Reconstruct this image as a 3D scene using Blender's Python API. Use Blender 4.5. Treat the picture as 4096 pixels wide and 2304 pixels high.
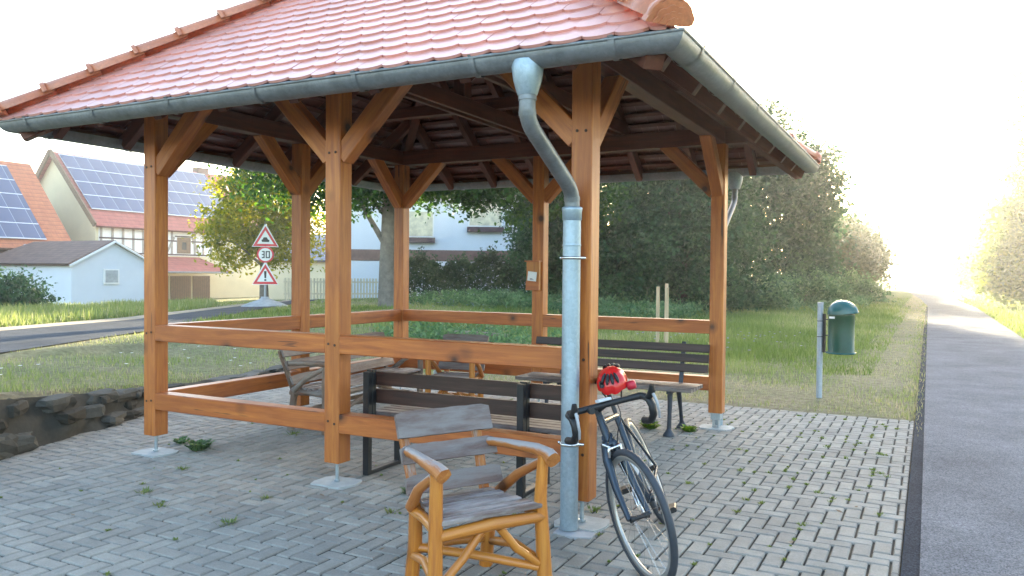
import bpy, math, random
import numpy as np
from math import sin, cos, pi, sqrt, radians, atan2
from mathutils import Vector, Matrix, noise

for o in list(bpy.data.objects): bpy.data.objects.remove(o)
scene = bpy.context.scene
col = scene.collection
random.seed(7); rng = np.random.default_rng(11)

# ------------------------------------------------------------------ camera
YAW, PITCH, ROLL = -.482, -.019, .009
fw = Vector((sin(YAW)*cos(PITCH), cos(YAW)*cos(PITCH), sin(PITCH)))
r0 = Vector((cos(YAW), -sin(YAW), 0)); u0 = r0.cross(fw)
rt = r0*cos(ROLL)+u0*sin(ROLL); up = -r0*sin(ROLL)+u0*cos(ROLL)
cam = bpy.data.cameras.new('camera'); cam.lens = 28.0; cam.sensor_width = 36; cam.clip_end = 3000; cam.clip_start = .05
co = bpy.data.objects.new('camera', cam); col.objects.link(co)
co.matrix_world = Matrix(((rt.x, up.x, -fw.x, 1.751), (rt.y, up.y, -fw.y, -4.337), (rt.z, up.z, -fw.z, 1.5), (0, 0, 0, 1)))
scene.camera = co
CAM = (1.751, -4.337)

# ------------------------------------------------------------------ light and exposure
SUN_AZ, SUN_EL = radians(-11.5), radians(11)      # azimuth from +Y towards +X
scene.view_settings.view_transform = 'Standard'; scene.view_settings.look = 'None'
scene.view_settings.gamma = 1; scene.view_settings.exposure = 2.95
w = bpy.data.worlds.new('World'); scene.world = w; w.use_nodes = True
nt = w.node_tree; bg = nt.nodes['Background']
sky = nt.nodes.new('ShaderNodeTexSky'); sky.sky_type = 'NISHITA'; sky.sun_disc = False
sky.sun_elevation = SUN_EL; sky.sun_rotation = SUN_AZ; sky.dust_density = 2.0; sky.air_density = 1.0; sky.ozone_density = 1.0
nt.links.new(sky.outputs[0], bg.inputs[0]); bg.inputs[1].default_value = .15
sl = bpy.data.lights.new('sun', 'SUN'); sl.energy = 4.0; sl.angle = radians(.6); sl.color = (1, .87, .62)
so = bpy.data.objects.new('sun', sl); col.objects.link(so)
sd = Vector((sin(SUN_AZ)*cos(SUN_EL), cos(SUN_AZ)*cos(SUN_EL), sin(SUN_EL)))
so.rotation_euler = (-sd).to_track_quat('-Z', 'Y').to_euler()

# ------------------------------------------------------------------ materials
def new_mat(name):
    m = bpy.data.materials.new(name); m.use_nodes = True
    return m, m.node_tree, m.node_tree.nodes['Principled BSDF']
def N(nt, t, **k):
    n = nt.nodes.new(t)
    for a, b in k.items(): setattr(n, a, b)
    return n
def ramp(nt, src, stops):
    r = N(nt, 'ShaderNodeValToRGB'); e = r.color_ramp.elements
    while len(e) < len(stops): e.new(.5)
    for i, (p, c) in enumerate(stops):
        e[i].position = p; e[i].color = (*c, 1) if len(c) == 3 else c
    nt.links.new(src, r.inputs[0]); return r.outputs[0]
def coords(nt, attr=None, scale=(1, 1, 1)):
    if attr: s = N(nt, 'ShaderNodeAttribute', attribute_name=attr).outputs['Vector']
    else: s = N(nt, 'ShaderNodeTexCoord').outputs['Object']
    mp = N(nt, 'ShaderNodeMapping'); mp.inputs['Scale'].default_value = scale
    nt.links.new(s, mp.inputs[0]); return mp.outputs[0]
def noisef(nt, vec, scale, detail=4, rough=.6, dist=0):
    n = N(nt, 'ShaderNodeTexNoise'); n.inputs['Scale'].default_value = scale; n.inputs['Detail'].default_value = detail
    n.inputs['Roughness'].default_value = rough; n.inputs['Distortion'].default_value = dist
    nt.links.new(vec, n.inputs['Vector']); return n.outputs['Fac']
def mix(nt, f, a, b, mode='MIX'):
    m = N(nt, 'ShaderNodeMix', data_type='RGBA', blend_type=mode)
    for i, s in ((0, f), (6, a), (7, b)):
        if hasattr(s, 'is_output') or isinstance(s, bpy.types.NodeSocket): nt.links.new(s, m.inputs[i])
        else: m.inputs[i].default_value = s if i == 0 else (*s, 1)
    return m.outputs[2]
def bump(nt, b, h, strength=.3, dist=.01):
    n = N(nt, 'ShaderNodeBump'); n.inputs['Strength'].default_value = strength; n.inputs['Distance'].default_value = dist
    nt.links.new(h, n.inputs['Height']); nt.links.new(n.outputs[0], b.inputs['Normal'])

def mat_plain(name, c, rough=.6, metal=0, var=.25, scale=6, bmp=.15, spec=.5, attr=None):
    m, nt, b = new_mat(name); v = coords(nt, attr)
    f = noisef(nt, v, scale, 6)
    c0 = tuple(x*(1-var) for x in c); c1 = tuple(min(1, x*(1+var)) for x in c)
    nt.links.new(ramp(nt, f, [(.3, c0), (.7, c1)]), b.inputs['Base Color'])
    b.inputs['Roughness'].default_value = rough; b.inputs['Metallic'].default_value = metal
    b.inputs['Specular IOR Level'].default_value = spec
    if bmp: bump(nt, b, noisef(nt, v, scale*8, 4), bmp, .004)
    return m

def mat_wood(name, dark, mid, light, rough=.45, knots=True, grain=1.0, grey=None, topgrey=False, coat=0.0):
    """stretched grain along the timber's own axis (gc.z)"""
    m, nt, b = new_mat(name)
    v = coords(nt, 'gc', (1, 1, .07)); v2 = coords(nt, 'gc', (1, 1, .3)); v3 = coords(nt, 'gc', (1, 1, 1))
    ring = noisef(nt, v, 28*grain, 5, .65, .6); big = noisef(nt, v2, 3.0, 4, .6)
    c = ramp(nt, ring, [(.32, dark), (.5, mid), (.68, light)])
    c = mix(nt, ramp(nt, big, [(.35, (0, 0, 0)), (.7, (.55, .55, .55))]), c, tuple(x*.62 for x in mid))
    if knots:
        vo = N(nt, 'ShaderNodeTexVoronoi'); vo.inputs['Scale'].default_value = 3.4
        nt.links.new(coords(nt, 'gc', (1, 1, .9)), vo.inputs['Vector'])
        k = ramp(nt, vo.outputs['Distance'], [(.07, (1, 1, 1)), (.12, (.5, .5, .5)), (.24, (0, 0, 0))])
        c = mix(nt, k, c, tuple(x*.20 for x in dark))
        ck = noisef(nt, coords(nt, 'gc', (1, 1, .025)), 34, 3, .5, 1.2); cm = noisef(nt, v3, 2.2, 2)
        mm = N(nt, 'ShaderNodeMath', operation='MULTIPLY'); nt.links.new(ck, mm.inputs[0]); nt.links.new(cm, mm.inputs[1])
        c = mix(nt, ramp(nt, mm.outputs[0], [(.40, (0, 0, 0)), (.43, (.85, .85, .85))]), c, tuple(x*.15 for x in dark))
        wt = noisef(nt, coords(nt, 'gc', (1, 1, .5)), 1.6, 5, .7)
        c = mix(nt, ramp(nt, wt, [(.55, (0, 0, 0)), (.78, (.35, .35, .35))]), c, tuple(min(1, x*1.2+.03) for x in light))
    if grey:
        g = noisef(nt, coords(nt, 'gc', (1, 1, .25)), 9, 6, .7)
        if topgrey:
            ge = N(nt, 'ShaderNodeNewGeometry'); sz = N(nt, 'ShaderNodeSeparateXYZ'); nt.links.new(ge.outputs['Normal'], sz.inputs[0])
            ad = N(nt, 'ShaderNodeMath', operation='MULTIPLY_ADD'); nt.links.new(sz.outputs[2], ad.inputs[0]); ad.inputs[1].default_value = .34; nt.links.new(g, ad.inputs[2]); g = ad.outputs[0]
            gm = ramp(nt, g, [(.60, (0, 0, 0)), (.72, (1, 1, 1))])
        else: gm = ramp(nt, g, [(.42, (0, 0, 0)), (.62, (1, 1, 1))])
        c = mix(nt, gm, c, grey)
    nt.links.new(c, b.inputs['Base Color'])
    rr = N(nt, 'ShaderNodeMapRange'); rr.inputs[3].default_value = rough-.1; rr.inputs[4].default_value = rough+.18
    nt.links.new(big, rr.inputs[0]); nt.links.new(rr.outputs[0], b.inputs['Roughness'])
    if coat: b.inputs['Coat Weight'].default_value = coat; b.inputs['Coat Roughness'].default_value = .3
    bump(nt, b, ring, .35 if not grey else .8, .003 if not grey else .006)
    return m

M = {}
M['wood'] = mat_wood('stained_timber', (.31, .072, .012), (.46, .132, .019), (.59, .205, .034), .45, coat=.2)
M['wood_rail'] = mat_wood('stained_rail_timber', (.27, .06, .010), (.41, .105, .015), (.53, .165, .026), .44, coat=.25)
M['wood_roof_shaded'] = mat_wood('roof_timber_shaded', (.075, .017, .007), (.12, .028, .010), (.17, .043, .016), .5, knots=False)  # darker copy of the timber; shade under the roof is in its colour
M['log'] = mat_wood('varnished_log', (.36, .10, .012), (.52, .175, .02), (.64, .26, .035), .38, knots=True, coat=.3)
M['log_worn'] = mat_wood('worn_log', (.33, .10, .02), (.45, .15, .03), (.55, .22, .05), .45, grey=(.36, .31, .29), topgrey=True)
M['grey_wood'] = mat_wood('weathered_board', (.09, .05, .04), (.15, .095, .08), (.24, .17, .15), .6, knots=False, grey=(.20, .172, .16))
M['seat_wood'] = mat_wood('bleached_seat_slat', (.09, .05, .04), (.16, .11, .09), (.3, .24, .22), .55, knots=False, grey=(.36, .33, .32))
M['brown_log'] = mat_wood('grey_brown_log', (.10, .05, .028), (.18, .10, .06), (.26, .18, .12), .55, knots=True, grey=(.24, .20, .165))
M['slat'] = mat_wood('dark_bench_slat', (.022, .010, .008), (.045, .020, .015), (.08, .04, .03), .42, knots=False, grey=None)
M['slat_worn'] = mat_wood('worn_bench_slat', (.05, .03, .025), (.10, .065, .055), (.2, .15, .13), .55, knots=False, grey=(.22, .18, .16))
M['black_steel'] = mat_plain('black_steel', (.012, .013, .016), .42, 0, .3, 10, .1)
M['cast_iron'] = mat_plain('dark_cast_iron', (.03, .036, .05), .45, .2, .3, 12, .25)
M['stem_steel'] = mat_plain('galvanised_stem', (.42, .48, .52), .4, .8, .15, 20, .1)
M['pad'] = mat_plain('pale_concrete', (.38, .39, .38), .85, 0, .15, 14, .4)
M['sign_base'] = mat_plain('grey_concrete', (.36, .36, .37), .9, 0, .2, 5, .5)
M['stake'] = mat_wood('pale_stake', (.42, .30, .17), (.55, .41, .25), (.66, .52, .34), .7, knots=False)
M['white'] = mat_plain('white_paint', (.75, .75, .74), .5, 0, .05, 4, .05)
M['peg'] = mat_plain('dark_oak_peg', (.06, .025, .012), .6, 0, .2, 20, .1)
M['red'] = mat_plain('red_sign_paint', (.62, .03, .04), .4, 0, .1, 4, 0)
M['sign_grey'] = mat_plain('grey_sign_back', (.32, .33, .35), .5, .5, .1, 4, .1)
M['sign_black'] = mat_plain('black_sign_print', (.02, .02, .022), .5, 0, .1, 4, 0)
M['bin_green'] = mat_plain('dark_green_bin', (.004, .05, .022), .45, 0, .12, 12, .05)
M['bin_lid'] = mat_plain('green_hood', (.012, .095, .095), .24, 0, .12, 8, .05)
M['post_zinc'] = mat_plain('galvanised_post', (.38, .42, .48), .5, .35, .12, 30, .1)
M['cup'] = mat_plain('white_card', (.8, .8, .8), .6, 0, .03, 4, 0)

def mat_zinc(name, c, metal, rough):
    m, nt, b = new_mat(name); v = coords(nt)
    vo = N(nt, 'ShaderNodeTexVoronoi'); vo.inputs['Scale'].default_value = 60; nt.links.new(v, vo.inputs['Vector'])
    st = noisef(nt, coords(nt, None, (3, 3, 1)), 2.5, 6, .65)
    c1 = mix(nt, ramp(nt, st, [(.3, (0, 0, 0)), (.75, (.8, .8, .8))]), tuple(x*.7 for x in c), tuple(min(1, x*1.25) for x in c))
    sp = ramp(nt, vo.outputs['Color'], [(.2, (.88, .88, .88)), (.8, (1.0, 1.0, 1.0))])
    nt.links.new(mix(nt, 1.0, c1, sp, 'MULTIPLY'), b.inputs['Base Color'])
    b.inputs['Metallic'].default_value = metal
    rr = N(nt, 'ShaderNodeMapRange'); rr.inputs[3].default_value = rough-.1; rr.inputs[4].default_value = rough+.15
    nt.links.new(st, rr.inputs[0]); nt.links.new(rr.outputs[0], b.inputs['Roughness'])
    bump(nt, b, st, .08, .01); return m
M['zinc'] = mat_zinc('weathered_zinc', (.25, .265, .275), .6, .45)
M['pipe'] = mat_zinc('galvanised_pipe', (.38, .47, .54), .6, .42)

def mat_island(name, lo, hi, rough, var_scale=10, stain=None, bmp=.3, spec=.5, grit=60, coat=0, under_shade=None, gv=.2):
    """one colour per separate piece (tile, paver, stone) plus surface wear"""
    m, nt, b = new_mat(name)
    g = N(nt, 'ShaderNodeAttribute', attribute_name='pc')
    v = coords(nt); f = noisef(nt, v, var_scale, 6, .65); fg = noisef(nt, v, grit, 5, .7)
    c = mix(nt, g.outputs['Fac'], lo, hi)
    c = mix(nt, 1.0, c, ramp(nt, f, [(.25, (.78, .78, .78)), (.75, (1.12, 1.12, 1.12))]), 'MULTIPLY')
    c = mix(nt, 1.0, c, ramp(nt, fg, [(.25, (1-gv, 1-gv, 1-gv)), (.75, (1+gv*.75, 1+gv*.75, 1+gv*.75))]), 'MULTIPLY')
    if under_shade:      # roof shade painted in: darker colour on faces that point down
        ge = N(nt, 'ShaderNodeNewGeometry'); sz = N(nt, 'ShaderNodeSeparateXYZ'); nt.links.new(ge.outputs['True Normal'], sz.inputs[0])
        mr = N(nt, 'ShaderNodeMapRange'); mr.inputs[1].default_value = -.76; mr.inputs[2].default_value = -.70; nt.links.new(sz.outputs[2], mr.inputs[0])
        c = mix(nt, mr.outputs[0], under_shade, c)
    if stain:
        s = noisef(nt, v, 1.1, 5, .6); c = mix(nt, ramp(nt, s, [(.55, (0, 0, 0)), (.75, (.6, .6, .6))]), c, stain)
    nt.links.new(c, b.inputs['Base Color'])
    b.inputs['Roughness'].default_value = rough; b.inputs['Specular IOR Level'].default_value = spec
    if coat: b.inputs['Coat Weight'].default_value = coat; b.inputs['Coat Roughness'].default_value = .35
    bump(nt, b, fg, bmp, .003); return m
M['tile'] = mat_island('terracotta_tile', (.66, .27, .21), (.73, .33, .27), .36, 3, None, .04, .7, 40, .6, (.13, .032, .016), .07)
M['hip_tile'] = mat_island('hip_tile_clay', (.50, .16, .07), (.58, .20, .09), .4, 5, None, .12, .55, 40, .2)
M['paver'] = mat_island('concrete_paver', (.27, .25, .222), (.37, .345, .30), .9, 6, (.13, .13, .11), .5, .15, 90)
M['stone'] = mat_island('rough_stone', (.04, .036, .028), (.13, .125, .11), .95, 5, (.03, .038, .015), 1.0, .2, 24)

def mat_ground():
    m, nt, b = new_mat('grass_soil'); v = coords(nt)
    dry = N(nt, 'ShaderNodeAttribute', attribute_name='dry').outputs['Fac']
    a = noisef(nt, v, .7, 7, .65); f = noisef(nt, v, 9, 7, .7); gr = noisef(nt, v, 60, 5, .7)
    green = ramp(nt, f, [(.3, (.06, .09, .025)), (.55, (.12, .16, .05)), (.75, (.2, .24, .09))])
    straw = ramp(nt, f, [(.3, (.17, .14, .09)), (.55, (.28, .24, .155)), (.75, (.38, .34, .23))])
    s = N(nt, 'ShaderNodeMath', operation='ADD'); nt.links.new(dry, s.inputs[0])
    mr = N(nt, 'ShaderNodeMapRange'); mr.inputs[1].default_value = .3; mr.inputs[2].default_value = .7; mr.inputs[3].default_value = -.35; mr.inputs[4].default_value = .35
    nt.links.new(a, mr.inputs[0]); nt.links.new(mr.outputs[0], s.inputs[1]); s.use_clamp = True
    nt.links.new(mix(nt, s.outputs[0], green, straw), b.inputs['Base Color'])
    b.inputs['Roughness'].default_value = 1; b.inputs['Specular IOR Level'].default_value = .1
    bump(nt, b, gr, .8, .03); return m
M['ground'] = mat_ground()
def mat_asphalt(name, c, warm=.0):
    m, nt, b = new_mat(name); v = coords(nt)
    vo = N(nt, 'ShaderNodeTexVoronoi'); vo.inputs['Scale'].default_value = 140; nt.links.new(v, vo.inputs['Vector'])
    f = noisef(nt, v, 1.2, 6, .6); f2 = noisef(nt, v, 25, 5, .7)
    cc = ramp(nt, f, [(.3, tuple(x*.8 for x in c)), (.7, tuple(x*1.2 for x in c))])
    cc = mix(nt, 1.0, cc, ramp(nt, vo.outputs['Color'], [(.1, (.62, .62, .62)), (.9, (1.5, 1.5, 1.5))]), 'MULTIPLY')
    cc = mix(nt, 1.0, cc, ramp(nt, f2, [(.3, (.85, .85, .85)), (.7, (1.15, 1.15, 1.15))]), 'MULTIPLY')
    nt.links.new(cc, b.inputs['Base Color']); b.inputs['Roughness'].default_value = 1; b.inputs['Specular IOR Level'].default_value = .04
    bump(nt, b, vo.outputs['Distance'], .5, .004); return m
M['asphalt'] = mat_asphalt('path_asphalt', (.155, .156, .166))
M['asphalt_dark'] = mat_asphalt('dark_asphalt_joint', (.04, .045, .055))
M['road'] = mat_asphalt('road_asphalt', (.075, .078, .085))
M['sand'] = mat_plain('sandy_shoulder', (.33, .26, .18), .95, 0, .25, 2, .4)
M['joint'] = mat_plain('joint_sand', (.028, .027, .022), .95, 0, .4, 12, .5)
M['plaster_white'] = mat_plain('white_plaster', (.62, .66, .72), .85, 0, .05, .6, .1)
M['plaster_cream'] = mat_plain('cream_plaster', (.66, .58, .40), .9, 0, .07, .5, .1)
M['plinth'] = mat_plain('brown_plinth', (.16, .09, .075), .85, 0, .2, 3, .2)
M['timber_grey'] = mat_plain('grey_timber_frame', (.30, .27, .24), .8, 0, .2, 3, .2)
M['timber_dark'] = mat_plain('dark_timber_frame', (.06, .03, .04), .7, 0, .2, 3, .1)
M['garage'] = mat_plain('brown_garage_door', (.16, .10, .06), .7, 0, .2, 5, .2)
M['glass'] = mat_plain('dark_glass', (.04, .05, .06), .08, 0, .1, 2, 0, .9)
M['glass_block'] = mat_plain('grey_glass_block', (.20, .24, .24), .2, 0, .15, 3, .1)
M['curtain'] = mat_plain('grey_curtain', (.35, .37, .38), .7, 0, .2, 4, .1)
M['pane_reflection'] = mat_plain('painted_pane_reflection', (.62, .56, .40), .3, 0, .3, 3, .0)  # pale yellowish sky reflection painted as the pane colour
M['fence_wood'] = mat_plain('pale_fence_wood', (.55, .48, .34), .8, 0, .15, 6, .2)
M['wire'] = mat_plain('dark_wire', (.04, .04, .04), .6, 0, .1, 4, 0)
def mat_roofrows(name, lo, hi, period=.33, axis=2, rough=.7):
    m, nt, b = new_mat(name); v = coords(nt, 'gc')
    sx = N(nt, 'ShaderNodeSeparateXYZ'); nt.links.new(v, sx.inputs[0])
    d = N(nt, 'ShaderNodeMath', operation='DIVIDE'); d.inputs[1].default_value = period; nt.links.new(sx.outputs[1], d.inputs[0])
    fr = N(nt, 'ShaderNodeMath', operation='FRACT'); nt.links.new(d.outputs[0], fr.inputs[0])
    f = noisef(nt, v, 2.2, 5); f2 = noisef(nt, coords(nt, 'gc', (3, .3, 1)), 4, 4)
    c = ramp(nt, f, [(.3, lo), (.7, hi)])
    c = mix(nt, 1.0, c, ramp(nt, f2, [(.3, (.82, .82, .82)), (.7, (1.1, 1.1, 1.1))]), 'MULTIPLY')
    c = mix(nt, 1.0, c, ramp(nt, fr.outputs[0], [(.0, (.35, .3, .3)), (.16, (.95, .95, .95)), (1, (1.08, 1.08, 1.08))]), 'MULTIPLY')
    nt.links.new(c, b.inputs['Base Color']); b.inputs['Roughness'].default_value = rough
    bump(nt, b, fr.outputs[0], .5, .03); return m
M['roof_red'] = mat_roofrows('red_roof_tiles', (.30, .07, .06), (.42, .12, .10), .34)
M['roof_orange'] = mat_roofrows('orange_roof_tiles', (.36, .10, .045), (.48, .16, .07), .34)
M['roof_brown'] = mat_roofrows('brown_roof_tiles', (.12, .068, .052), (.20, .12, .095), .3)
M['roof_grey'] = mat_roofrows('grey_roof_tiles', (.22, .22, .25), (.3, .3, .33), .3)
def mat_solar():
    m, nt, b = new_mat('solar_panel'); v = coords(nt, 'gc')
    sx = N(nt, 'ShaderNodeSeparateXYZ'); nt.links.new(v, sx.inputs[0])
    d = N(nt, 'ShaderNodeMath', operation='DIVIDE'); d.inputs[1].default_value = 1.02; nt.links.new(sx.outputs[0], d.inputs[0])
    fr = N(nt, 'ShaderNodeMath', operation='FRACT'); nt.links.new(d.outputs[0], fr.inputs[0])
    c = ramp(nt, fr.outputs[0], [(0, (.3, .34, .42)), (.02, (.3, .34, .42)), (.03, (.03, .05, .12)), (1, (.04, .065, .15))])
    nt.links.new(c, b.inputs['Base Color']); b.inputs['Roughness'].default_value = .22; b.inputs['Specular IOR Level'].default_value = .8
    return m
M['solar'] = mat_solar()
M['solar_rail'] = mat_plain('aluminium_rail', (.6, .63, .68), .4, .5, .05, 4, 0)

def mat_leaf(name, dark, mid, light, trans=.45, rough=.55):
    m, nt, b = new_mat(name)
    t = N(nt, 'ShaderNodeAttribute', attribute_name='tone').outputs['Fac']
    c = ramp(nt, t, [(0, dark), (.5, mid), (1, light)])
    nt.links.new(c, b.inputs['Base Color']); b.inputs['Roughness'].default_value = rough; b.inputs['Specular IOR Level'].default_value = .35
    tr = N(nt, 'ShaderNodeBsdfTranslucent'); mx = N(nt, 'ShaderNodeMixShader'); mx.inputs[0].default_value = trans
    hs = N(nt, 'ShaderNodeHueSaturation'); hs.inputs['Hue'].default_value = .475; hs.inputs['Saturation'].default_value = 1.15; hs.inputs['Value'].default_value = 1.5
    nt.links.new(c, hs.inputs['Color']); nt.links.new(hs.outputs[0], tr.inputs[0])
    out = nt.nodes['Material Output']
    nt.links.new(b.outputs[0], mx.inputs[1]); nt.links.new(tr.outputs[0], mx.inputs[2]); nt.links.new(mx.outputs[0], out.inputs[0])
    return m
M['leaf_maple'] = mat_leaf('maple_leaves', (.018, .055, .012), (.04, .105, .02), (.075, .165, .03))
M['leaf_lit'] = mat_leaf('yellow_green_leaves', (.11, .155, .018), (.24, .27, .025), (.42, .39, .035), .6)
M['leaf_dark'] = mat_leaf('dark_green_leaves', (.016, .055, .022), (.036, .098, .038), (.07, .15, .055), .3)
M['leaf_verge'] = mat_leaf('verge_tree_leaves', (.035, .065, .013), (.075, .115, .018), (.17, .20, .028), .45)
M['leaf_far'] = mat_leaf('dull_green_leaves', (.03, .048, .018), (.055, .075, .028), (.09, .11, .04), .4)
M['leaf_hedge'] = mat_leaf('hedge_leaves', (.018, .05, .014), (.04, .085, .028), (.075, .125, .042), .3)
M['leaf_herb'] = mat_leaf('herb_leaves', (.05, .11, .045), (.10, .19, .08), (.19, .29, .13), .4)
M['leaf_bright'] = mat_leaf('bright_weed_leaves', (.06, .14, .02), (.11, .22, .03), (.2, .32, .05), .4)
M['grass'] = mat_leaf('grass_blades', (.085, .14, .03), (.19, .25, .08), (.40, .36, .22), .4, .7)
M['flower'] = mat_leaf('small_petals', (.25, .22, .6), (.45, .3, .6), (.8, .8, .75), .2)
M['bark'] = mat_plain('grey_bark', (.17, .145, .12), .95, 0, .35, 5, 1.0)
M['bark_dark'] = mat_plain('dark_bark', (.07, .055, .04), .95, 0, .35, 5, 1.0)
# bicycle
M['tyre'] = mat_plain('tyre_rubber', (.035, .04, .05), .6, 0, .2, 20, .1)
M['rim'] = mat_plain('grey_alloy_rim', (.45, .44, .42), .35, .7, .1, 10, 0)
M['frame_paint'] = mat_plain('blue_black_frame', (.03, .042, .06), .25, .3, .15, 6, 0)
M['bike_black'] = mat_plain('black_bar_tape', (.010, .010, .012), .5, 0, .3, 20, .1)
M['chrome'] = mat_plain('silver_alloy', (.7, .7, .7), .2, 1, .05, 5, 0)
M['helmet_red'] = mat_plain('red_helmet_shell', (.6, .015, .015), .22, 0, .08, 5, 0)
M['accent_red'] = mat_plain('red_trim', (.5, .02, .04), .4, 0, .1, 4, 0)
M['bottle'] = mat_plain('grey_white_plastic', (.55, .58, .62), .35, 0, .1, 4, 0)
M['paper'] = mat_plain('white_paper', (.72, .74, .78), .7, 0, .05, 10, 0)
M['ink'] = mat_plain('grey_ink', (.12, .13, .16), .8, 0, .1, 4, 0)

# ------------------------------------------------------------------ mesh helpers
def V(*a): return Vector(a)
class MB:
    def __init__(s): s.v = []; s.f = []; s.g = []; s.sm = []; s.pc = []
    def add(s, vs, fs, gc=None, smooth=False, pc=None):
        o = len(s.v); s.v += [tuple(v) for v in vs]
        s.g += [tuple(g) for g in (gc if gc is not None else vs)]
        s.f += [tuple(i+o for i in f) for f in fs]; s.sm += [smooth]*len(fs)
        s.pc += [random.random() if pc is None else pc]*len(vs); return s
    def beam(s, p1, p2, w, h, upv=(0, 0, 1), ch=.005, pc=None, ext=0):
        p1 = Vector(p1); p2 = Vector(p2); a = (p2-p1).normalized(); L = (p2-p1).length
        u = Vector(upv); sd_ = a.cross(u)
        if sd_.length < 1e-4: sd_ = a.cross(Vector((1, 0, 0)))
        sd_.normalize(); u = sd_.cross(a)
        ch = min(ch, w*.3, h*.3); hw, hh = w/2, h/2
        pr = [(-hw+ch, -hh), (hw-ch, -hh), (hw, -hh+ch), (hw, hh-ch), (hw-ch, hh), (-hw+ch, hh), (-hw, hh-ch), (-hw, -hh+ch)]
        o = (random.random()*9, random.random()*9, random.random()*9)
        vs = []; gs = []
        for t in (0, 1):
            for x, y in pr:
                vs.append(p1+a*(L*t)+sd_*x+u*y); gs.append((x+o[0], y+o[1], L*t+o[2]))
        fs = [(i, (i+1) % 8, 8+(i+1) % 8, 8+i) for i in range(8)]
        fs += [tuple(range(7, -1, -1)), tuple(range(8, 16))]
        return s.add(vs, fs, gs, False, pc)
    def box(s, x0, x1, y0, y1, z0, z1, ch=.004, ax=None):
        d = {'x': x1-x0, 'y': y1-y0, 'z': z1-z0}; ax = ax or max(d, key=d.get)
        cx, cy, cz = (x0+x1)/2, (y0+y1)/2, (z0+z1)/2
        if ax == 'x': return s.beam((x0, cy, cz), (x1, cy, cz), d['y'], d['z'], (0, 0, 1), ch)
        if ax == 'y': return s.beam((cx, y0, cz), (cx, y1, cz), d['x'], d['z'], (0, 0, 1), ch)
        return s.beam((cx, cy, z0), (cx, cy, z1), d['x'], d['y'], (0, 1, 0), ch)
    def tube(s, pts, r, n=10, caps=True, wob=0, flat=None):
        pts = [Vector(p) for p in pts]; k = len(pts)
        rs = r if isinstance(r, (list, tuple)) else [r]*k
        o = (random.random()*9, random.random()*9, random.random()*9); vs = []; gs = []; L = 0
        ref = None
        for i, p in enumerate(pts):
            if i == 0: t = pts[1]-pts[0]
            elif i == k-1: t = pts[-1]-pts[-2]
            else: t = (pts[i+1]-p).normalized()+(p-pts[i-1]).normalized()
            t.normalize()
            if ref is None:
                ref = t.cross(Vector((0, 0, 1)))
                if ref.length < .1: ref = t.cross(Vector((0, 1, 0)))
            ref = (ref-t*ref.dot(t)).normalized(); b = t.cross(ref)
            if i: L += (p-pts[i-1]).length
            for j in range(n):
                a = 2*pi*j/n; q = rs[i]*(1+wob*noise.noise(Vector((o[0]+3*cos(a), o[1]+3*sin(a), L*9))))
                vs.append(p+ref*(cos(a)*q)+b*(sin(a)*q)); gs.append((cos(a)*rs[i]+o[0], sin(a)*rs[i]+o[1], L+o[2]))
        fs = [(i*n+j, i*n+(j+1) % n, (i+1)*n+(j+1) % n, (i+1)*n+j) for i in range(k-1) for j in range(n)]
        s.add(vs, fs, gs, True)
        if caps:
            s.add(vs[:n], [tuple(range(n-1, -1, -1))], gs[:n]); s.add(vs[-n:], [tuple(range(n))], gs[-n:])
        return s
    def ring(s, c, axis, R, r, n=48, m=8, sq=1):
        c = Vector(c); ax = Vector(axis).normalized(); u = ax.orthogonal().normalized(); v = ax.cross(u); vs = []
        for i in range(n):
            a = 2*pi*i/n; d = u*cos(a)+v*sin(a)
            for j in range(m):
                b = 2*pi*j/m; vs.append(c+d*(R+r*cos(b))+ax*(r*sq*sin(b)))
        fs = [(i*m+j, ((i+1) % n)*m+j, ((i+1) % n)*m+(j+1) % m, i*m+(j+1) % m) for i in range(n) for j in range(m)]
        return s.add(vs, fs, None, True)
    def lathe(s, prof, c=(0, 0, 0), n=24, smooth=True, axis=(0, 0, 1), sx=1, sy=1):
        c = Vector(c); q = Vector((0, 0, 1)).rotation_difference(Vector(axis).normalized()); vs = []
        for r, z in prof:
            for j in range(n): a = 2*pi*j/n; vs.append(c+q @ Vector((r*cos(a)*sx, r*sin(a)*sy, z)))
        k = len(prof); fs = [(i*n+j, i*n+(j+1) % n, (i+1)*n+(j+1) % n, (i+1)*n+j) for i in range(k-1) for j in range(n)]
        return s.add(vs, fs, None, smooth)
    def prism(s, poly, frame, depth):
        """poly: 2-D outline; frame: (origin, u, v); extruded by vector depth"""
        o, u, v = [Vector(x) for x in frame]; d = Vector(depth); n = len(poly)
        a = [o+u*x+v*y for x, y in poly]; b = [p+d for p in a]
        gs = [(x, y, 0) for x, y in poly]*2
        return s.add(a+b, [tuple(range(n)), tuple(range(2*n-1, n-1, -1))]+[(i, i+n, (i+1) % n+n, (i+1) % n) for i in range(n)], gs)
    def quad(s, a, b, c, d, gc=None): return s.add([a, b, c, d], [(0, 1, 2, 3)], gc)
    def build(s, name, mat, parent=None, off=None):
        me = bpy.data.meshes.new(name)
        vs = s.v if off is None else [(x-off[0], y-off[1], z-off[2]) for x, y, z in s.v]
        me.from_pydata(vs, [], s.f)
        at = me.attributes.new('gc', 'FLOAT_VECTOR', 'POINT'); at.data.foreach_set('vector', [c for g in s.g for c in g])
        at = me.attributes.new('pc', 'FLOAT', 'POINT'); at.data.foreach_set('value', s.pc)
        me.polygons.foreach_set('use_smooth', s.sm)
        me.materials.append(M[mat] if isinstance(mat, str) else mat); me.validate(); me.update()
        ob = bpy.data.objects.new(name, me); col.objects.link(ob)
        if parent: ob.parent = parent
        return ob
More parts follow.
